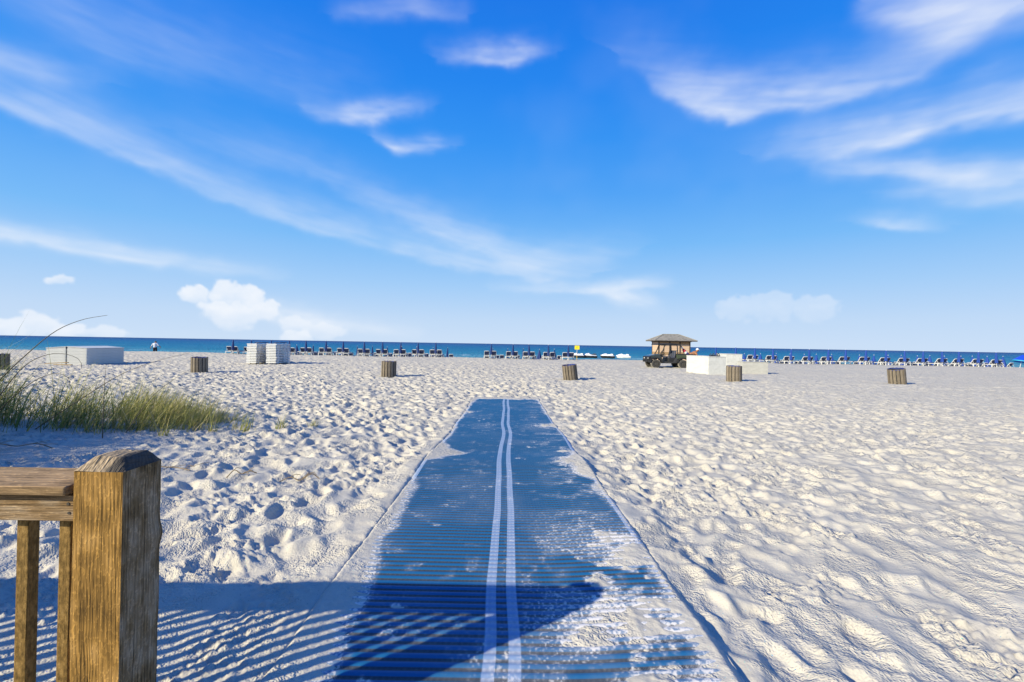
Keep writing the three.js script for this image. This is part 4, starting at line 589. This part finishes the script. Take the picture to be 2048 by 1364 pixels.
// jet skis afloat at the water's edge
(() => {
  const HULL = M(0.03, 0.028, 0.03, 0.35, { clearcoat: 0.6 }), TOP = M(0.8, 0.8, 0.8, 0.3, { clearcoat: 0.7 }), YEL = M(0.55, 0.33, 0.06, 0.5);
  const loft = (secs) => { const n = 15, pos = [], idx = []; secs.forEach(([z, w, y0, y1, k]) => { for (let i = 0; i < n; i++) { const a = PI * i / (n - 1); pos.push(Math.cos(a) * w * (1 - 0.12 * Math.sin(a) ** 2), y0 + (y1 - y0) * Math.pow(Math.sin(a), k), z); } }); for (let s = 0; s < secs.length - 1; s++) for (let i = 0; i < n - 1; i++) { const a = s * n + i; idx.push(a, a + n, a + 1, a + 1, a + n, a + n + 1); } const g = new THREE.BufferGeometry(); g.setAttribute('position', new THREE.Float32BufferAttribute(pos, 3)); g.setIndex(idx); g.computeVertexNormals(); return g; };
  const uvd = (g) => { g.setAttribute('uv', new THREE.Float32BufferAttribute(new Float32Array(g.attributes.position.count * 2), 2)); return g; };
  [[1156, 'jet ski partly behind the yellow sign', false], [1181, 'dark-hulled jet ski, second from the yellow sign', false], [1216, 'dark-hulled jet ski, third from the yellow sign', false], [1247.5, 'all-white jet ski nearest the utility cart', true]].forEach(([px, label, white], i) => {
    const o = thing('jet_ski', label, 'jet ski', (() => { return [X(px, 95), SEA - 0.12, -95]; })(), rad(78 + 4 * hash(i, 3)), 'jet skis at the edge of the water');
    const s = 0.98; o.scale.setScalar(s);
    part('hull', uvd(loft([[-1.6, 0.02, 0.64, 0.62, 1], [-1.35, 0.24, 0.62, 0.12, 0.8], [-0.8, 0.48, 0.60, 0.0, 0.7], [0.2, 0.58, 0.56, 0.0, 0.6], [1.35, 0.56, 0.54, 0.03, 0.6], [1.5, 0.5, 0.52, 0.1, 0.6]])), white ? TOP : HULL, o);
    part('deck', uvd(loft([[-1.57, 0.02, 0.64, 0.66, 1], [-1.3, 0.22, 0.62, 0.76, 0.7], [-0.75, 0.42, 0.60, 1.0, 0.8], [-0.35, 0.46, 0.58, 1.10, 1.0], [0.0, 0.5, 0.56, 0.86, 1.4], [0.5, 0.52, 0.56, 0.72, 1.6], [1.2, 0.5, 0.54, 0.66, 1.2], [1.4, 0.44, 0.53, 0.56, 1]])), TOP, o);
    part('seat', [bx(0.34, 0.22, 0.62, 0, 0.78, 0.30, 0.10, 0, 0, 0.07), bx(0.34, 0.26, 0.55, 0, 0.86, 0.86, 0.16, 0, 0, 0.07)], white ? TOP : i % 2 ? HULL : TOP, o);
    part('seat_end', bx(0.34, 0.18, 0.26, 0, 0.86, 1.2, 0.2, 0, 0, 0.06), HULL, o);
    part('handlebar', [bar([-0.36, 1.12, -0.10], [0.36, 1.12, -0.10], 0.025), bar([0, 0.9, -0.25], [0, 1.12, -0.1], 0.04)], BLACK, o);
    part('mirror', bx(0.14, 0.08, 0.10, -0.34, 0.95, -0.55, 0, 0, 0, 0.03), BLACK, o); part('mirror', bx(0.14, 0.08, 0.10, 0.34, 0.95, -0.55, 0, 0, 0, 0.03), BLACK, o);
    part('rub_strip', [bar([-0.57, 0.4, -0.2], [-0.56, 0.4, 1.4], 0.03), bar([0.57, 0.4, -0.2], [0.56, 0.4, 1.4], 0.03)], white ? YEL : BLACK, o);
  });
})();
(() => {
  const o = thing('yellow_sign', 'square yellow sign on a thin post beside the jet skis', 'sign', spot(1154.3, 49.2, 0.05), 0.05);
  part('post', cy(0.025, 0.025, 1.55, 0, 0.75, 0, 8), M(0.6, 0.58, 0.5, 0.6), o); part('lower_sleeve', cy(0.034, 0.034, 0.55, 0, 0.27, 0, 8), M(0.5, 0.33, 0.04, 0.6), o);
  const p = part('panel', bx(0.52, 0.42, 0.02, 0, 1.42, 0.035, 0, 0, 0, 0.008), M(0.85, 0.70, 0.02, 0.5), o);
  part('dark_mark', [bx(0.22, 0.05, 0.004, 0.0, 1.49, 0.048, 0, 0, 0.3), bx(0.05, 0.16, 0.004, -0.03, 1.40, 0.048, 0, 0, -0.4)], M(0.45, 0.34, 0.02, 0.6), p);
})();

// people
function flesh(joints, bones, size, center, res = 56, k = 0.035) {
  const mc = new MarchingCubes(res, new THREE.MeshStandardMaterial(), false, false, 60000), half = size / 2; mc.isolation = 0;
  const B = bones.map(([a, b]) => { const A = joints[a], C = joints[b]; return [A[0], A[1], A[2], A[3], C[0] - A[0], C[1] - A[1], C[2] - A[2], C[3] - A[3]]; });
  for (let z = 0; z < res; z++) for (let y = 0; y < res; y++) for (let x = 0; x < res; x++) {
    const p = [(x - res / 2) / (res / 2) * half + center[0], (y - res / 2) / (res / 2) * half + center[1], (z - res / 2) / (res / 2) * half + center[2]]; let s = 1e9;
    for (const b of B) { const ux = p[0] - b[0], uy = p[1] - b[1], uz = p[2] - b[2], L = b[4] * b[4] + b[5] * b[5] + b[6] * b[6], t = L ? clamp((ux * b[4] + uy * b[5] + uz * b[6]) / L, 0, 1) : 0, q = Math.hypot(ux - b[4] * t, uy - b[5] * t, uz - b[6] * t) - b[3] - b[7] * t; const h = clamp(0.5 + 0.5 * (q - s) / k, 0, 1); s = s > 1e8 ? q : lerp(q, s, h) - k * h * (1 - h); }
    mc.field[x + y * res + z * res * res] = -s;
  }
  mc.update(); const n = mc.count, g = new THREE.BufferGeometry(), pos = mc.positionArray.slice(0, n * 3); for (let i = 0; i < n * 3; i++) pos[i] = pos[i] * half + center[i % 3];
  g.setAttribute('position', new THREE.BufferAttribute(pos, 3)); g.setAttribute('normal', new THREE.BufferAttribute(mc.normalArray.slice(0, n * 3), 3)); const w = mergeVertices(g.deleteAttribute('normal'), 1e-4); w.computeVertexNormals(); return w;
}
const SKIN = M(0.36, 0.20, 0.125, 0.6), TANSKIN = M(0.30, 0.135, 0.06, 0.6);
const hand = (J, B, n, w, dir, side) => { for (let f = 0; f < 5; f++) { const o = (f - 2) * 0.018, L = f === 0 ? 0.05 : [0, 0.075, 0.085, 0.08, 0.065][f], b = n + 'f' + f; J[b] = [w[0] + o * side, w[1] - 0.05, w[2] + (f === 0 ? 0.03 : 0), 0.012]; J[b + 'e'] = [w[0] + o * side * 1.3 + dir[0] * L, w[1] - 0.05 + dir[1] * L, w[2] + dir[2] * L + (f === 0 ? 0.03 : 0), 0.009]; B.push([n, b], [b, b + 'e']); } };
(() => {   // walker at the water's edge, seen from behind
  const J = { pel: [0, 0.95, 0, 0.14], wst: [0, 1.12, 0, 0.125], chs: [0, 1.32, -0.04, 0.15], nk: [0, 1.48, -0.06, 0.06], hd: [0.02, 1.62, -0.10, 0.095], hd2: [0.02, 1.57, -0.13, 0.075], ls: [-0.19, 1.40, -0.04, 0.062], le: [-0.36, 1.16, -0.02, 0.045], lw: [-0.50, 0.94, -0.08, 0.03], rs: [0.19, 1.40, -0.04, 0.062], re: [0.36, 1.20, 0, 0.045], rw: [0.52, 1.04, -0.10, 0.03], lh: [-0.10, 0.90, 0, 0.095], lk: [-0.12, 0.50, -0.03, 0.06], la: [-0.13, 0.09, 0.05, 0.04], lt: [-0.14, 0.035, -0.12, 0.035], rh: [0.10, 0.90, 0, 0.095], rk: [0.13, 0.50, -0.06, 0.06], ra: [0.13, 0.09, -0.02, 0.04], rt: [0.14, 0.035, -0.19, 0.035] };
  const B = [['pel', 'wst'], ['wst', 'chs'], ['chs', 'nk'], ['nk', 'hd'], ['hd', 'hd2'], ['chs', 'ls'], ['ls', 'le'], ['le', 'lw'], ['chs', 'rs'], ['rs', 're'], ['re', 'rw'], ['pel', 'lh'], ['lh', 'lk'], ['lk', 'la'], ['la', 'lt'], ['pel', 'rh'], ['rh', 'rk'], ['rk', 'ra'], ['ra', 'rt']];
  hand(J, B, 'lw', J.lw, [-0.3, -0.9, 0], 1); hand(J, B, 'rw', J.rw, [0.3, -0.9, 0], -1);
  const p = spot(310.5, 55.5, 0), o = thing('person', 'person in pale shirt and dark shorts at the water edge, arms held out', 'person', p, 0.25);
  part('body', flesh(J, B, 1.9, [0, 0.88, 0], 88, 0.03), SKIN, o);
  const S = {}; for (const k in J) S[k] = [J[k][0], J[k][1], J[k][2], J[k][3] + 0.022];
  part('shirt', flesh({ ...S, pel: [0, 1.0, 0, 0.165] }, [['pel', 'wst'], ['wst', 'chs'], ['chs', 'ls'], ['ls', 'le'], ['chs', 'rs'], ['rs', 're']], 1.2, [0, 1.2, 0], 52, 0.04), M(0.55, 0.58, 0.63, 0.9), o);
  part('shorts', flesh({ ...S, lk: [-0.115, 0.56, -0.02, 0.10], rk: [0.12, 0.56, -0.04, 0.10], pel: [0, 0.93, 0, 0.16] }, [['pel', 'lh'], ['lh', 'lk'], ['pel', 'rh'], ['rh', 'rk']], 0.9, [0, 0.78, 0], 44, 0.03), M(0.012, 0.014, 0.024, 0.9), o);
  const cap = new THREE.SphereGeometry(0.108, 18, 10, 0, 2 * PI, 0, PI * 0.52).translate(0.02, 1.635, -0.10); part('cap', [cap, bx(0.14, 0.012, 0.10, 0.02, 1.63, -0.24, 0, 0, 0, 0.005)], BLACK, o);
})();
(() => {   // bather bending down behind the white chest
  const J = { pel: [-0.42, 0.92, 0, 0.15], wst: [-0.25, 1.02, 0, 0.14], chs: [0.05, 1.12, 0, 0.16], nk: [0.22, 1.24, 0, 0.065], hd: [0.30, 1.38, 0, 0.1], hd2: [0.34, 1.33, 0, 0.075], ls: [0.10, 1.10, 0.19, 0.065], le: [0.16, 0.82, 0.24, 0.048], lw: [0.26, 0.58, 0.20, 0.032], rs: [0.10, 1.10, -0.19, 0.065], re: [0.18, 0.82, -0.24, 0.048], rw: [0.30, 0.58, -0.2, 0.032], lh: [-0.40, 0.88, 0.1, 0.10], lk: [-0.30, 0.49, 0.12, 0.065], la: [-0.38, 0.09, 0.13, 0.042], lt: [-0.20, 0.035, 0.14, 0.036], rh: [-0.40, 0.88, -0.1, 0.10], rk: [-0.28, 0.49, -0.12, 0.065], ra: [-0.40, 0.09, -0.13, 0.042], rt: [-0.22, 0.035, -0.14, 0.036] };
  const B = [['pel', 'wst'], ['wst', 'chs'], ['chs', 'nk'], ['nk', 'hd'], ['hd', 'hd2'], ['chs', 'ls'], ['ls', 'le'], ['le', 'lw'], ['chs', 'rs'], ['rs', 're'], ['re', 'rw'], ['pel', 'lh'], ['lh', 'lk'], ['lk', 'la'], ['la', 'lt'], ['pel', 'rh'], ['rh', 'rk'], ['rk', 'ra'], ['ra', 'rt']];
  hand(J, B, 'lw', J.lw, [0.3, -0.9, 0], 1); hand(J, B, 'rw', J.rw, [0.3, -0.9, 0], -1);
  const p = spot(1388, 35.5, 0), o = thing('person', 'bare-backed person in a white cap bending down behind the white chest', 'person', p, 0.15);
  part('body', flesh(J, B, 1.7, [0, 0.78, 0], 80, 0.03), TANSKIN, o);
  part('shorts', flesh({ pel: [-0.44, 0.90, 0, 0.172], lh: [-0.40, 0.86, 0.1, 0.122], lk: [-0.31, 0.54, 0.12, 0.10], rh: [-0.40, 0.86, -0.1, 0.122], rk: [-0.29, 0.54, -0.12, 0.10] }, [['pel', 'lh'], ['lh', 'lk'], ['pel', 'rh'], ['rh', 'rk']], 0.9, [-0.4, 0.75, 0], 44, 0.03), M(0.03, 0.05, 0.12, 0.9), o);
  const cap = new THREE.SphereGeometry(0.113, 18, 10, 0, 2 * PI, 0, PI * 0.55); part('cap', [cap.translate(0.30, 1.40, 0), bx(0.11, 0.012, 0.15, 0.43, 1.385, 0, 0, 0, -0.2, 0.005)], M(0.72, 0.7, 0.66, 0.8), o);
})();

scene.traverse((m) => { if (m.isMesh) { m.castShadow = true; m.receiveShadow = true; } });
renderer.render(scene, camera);
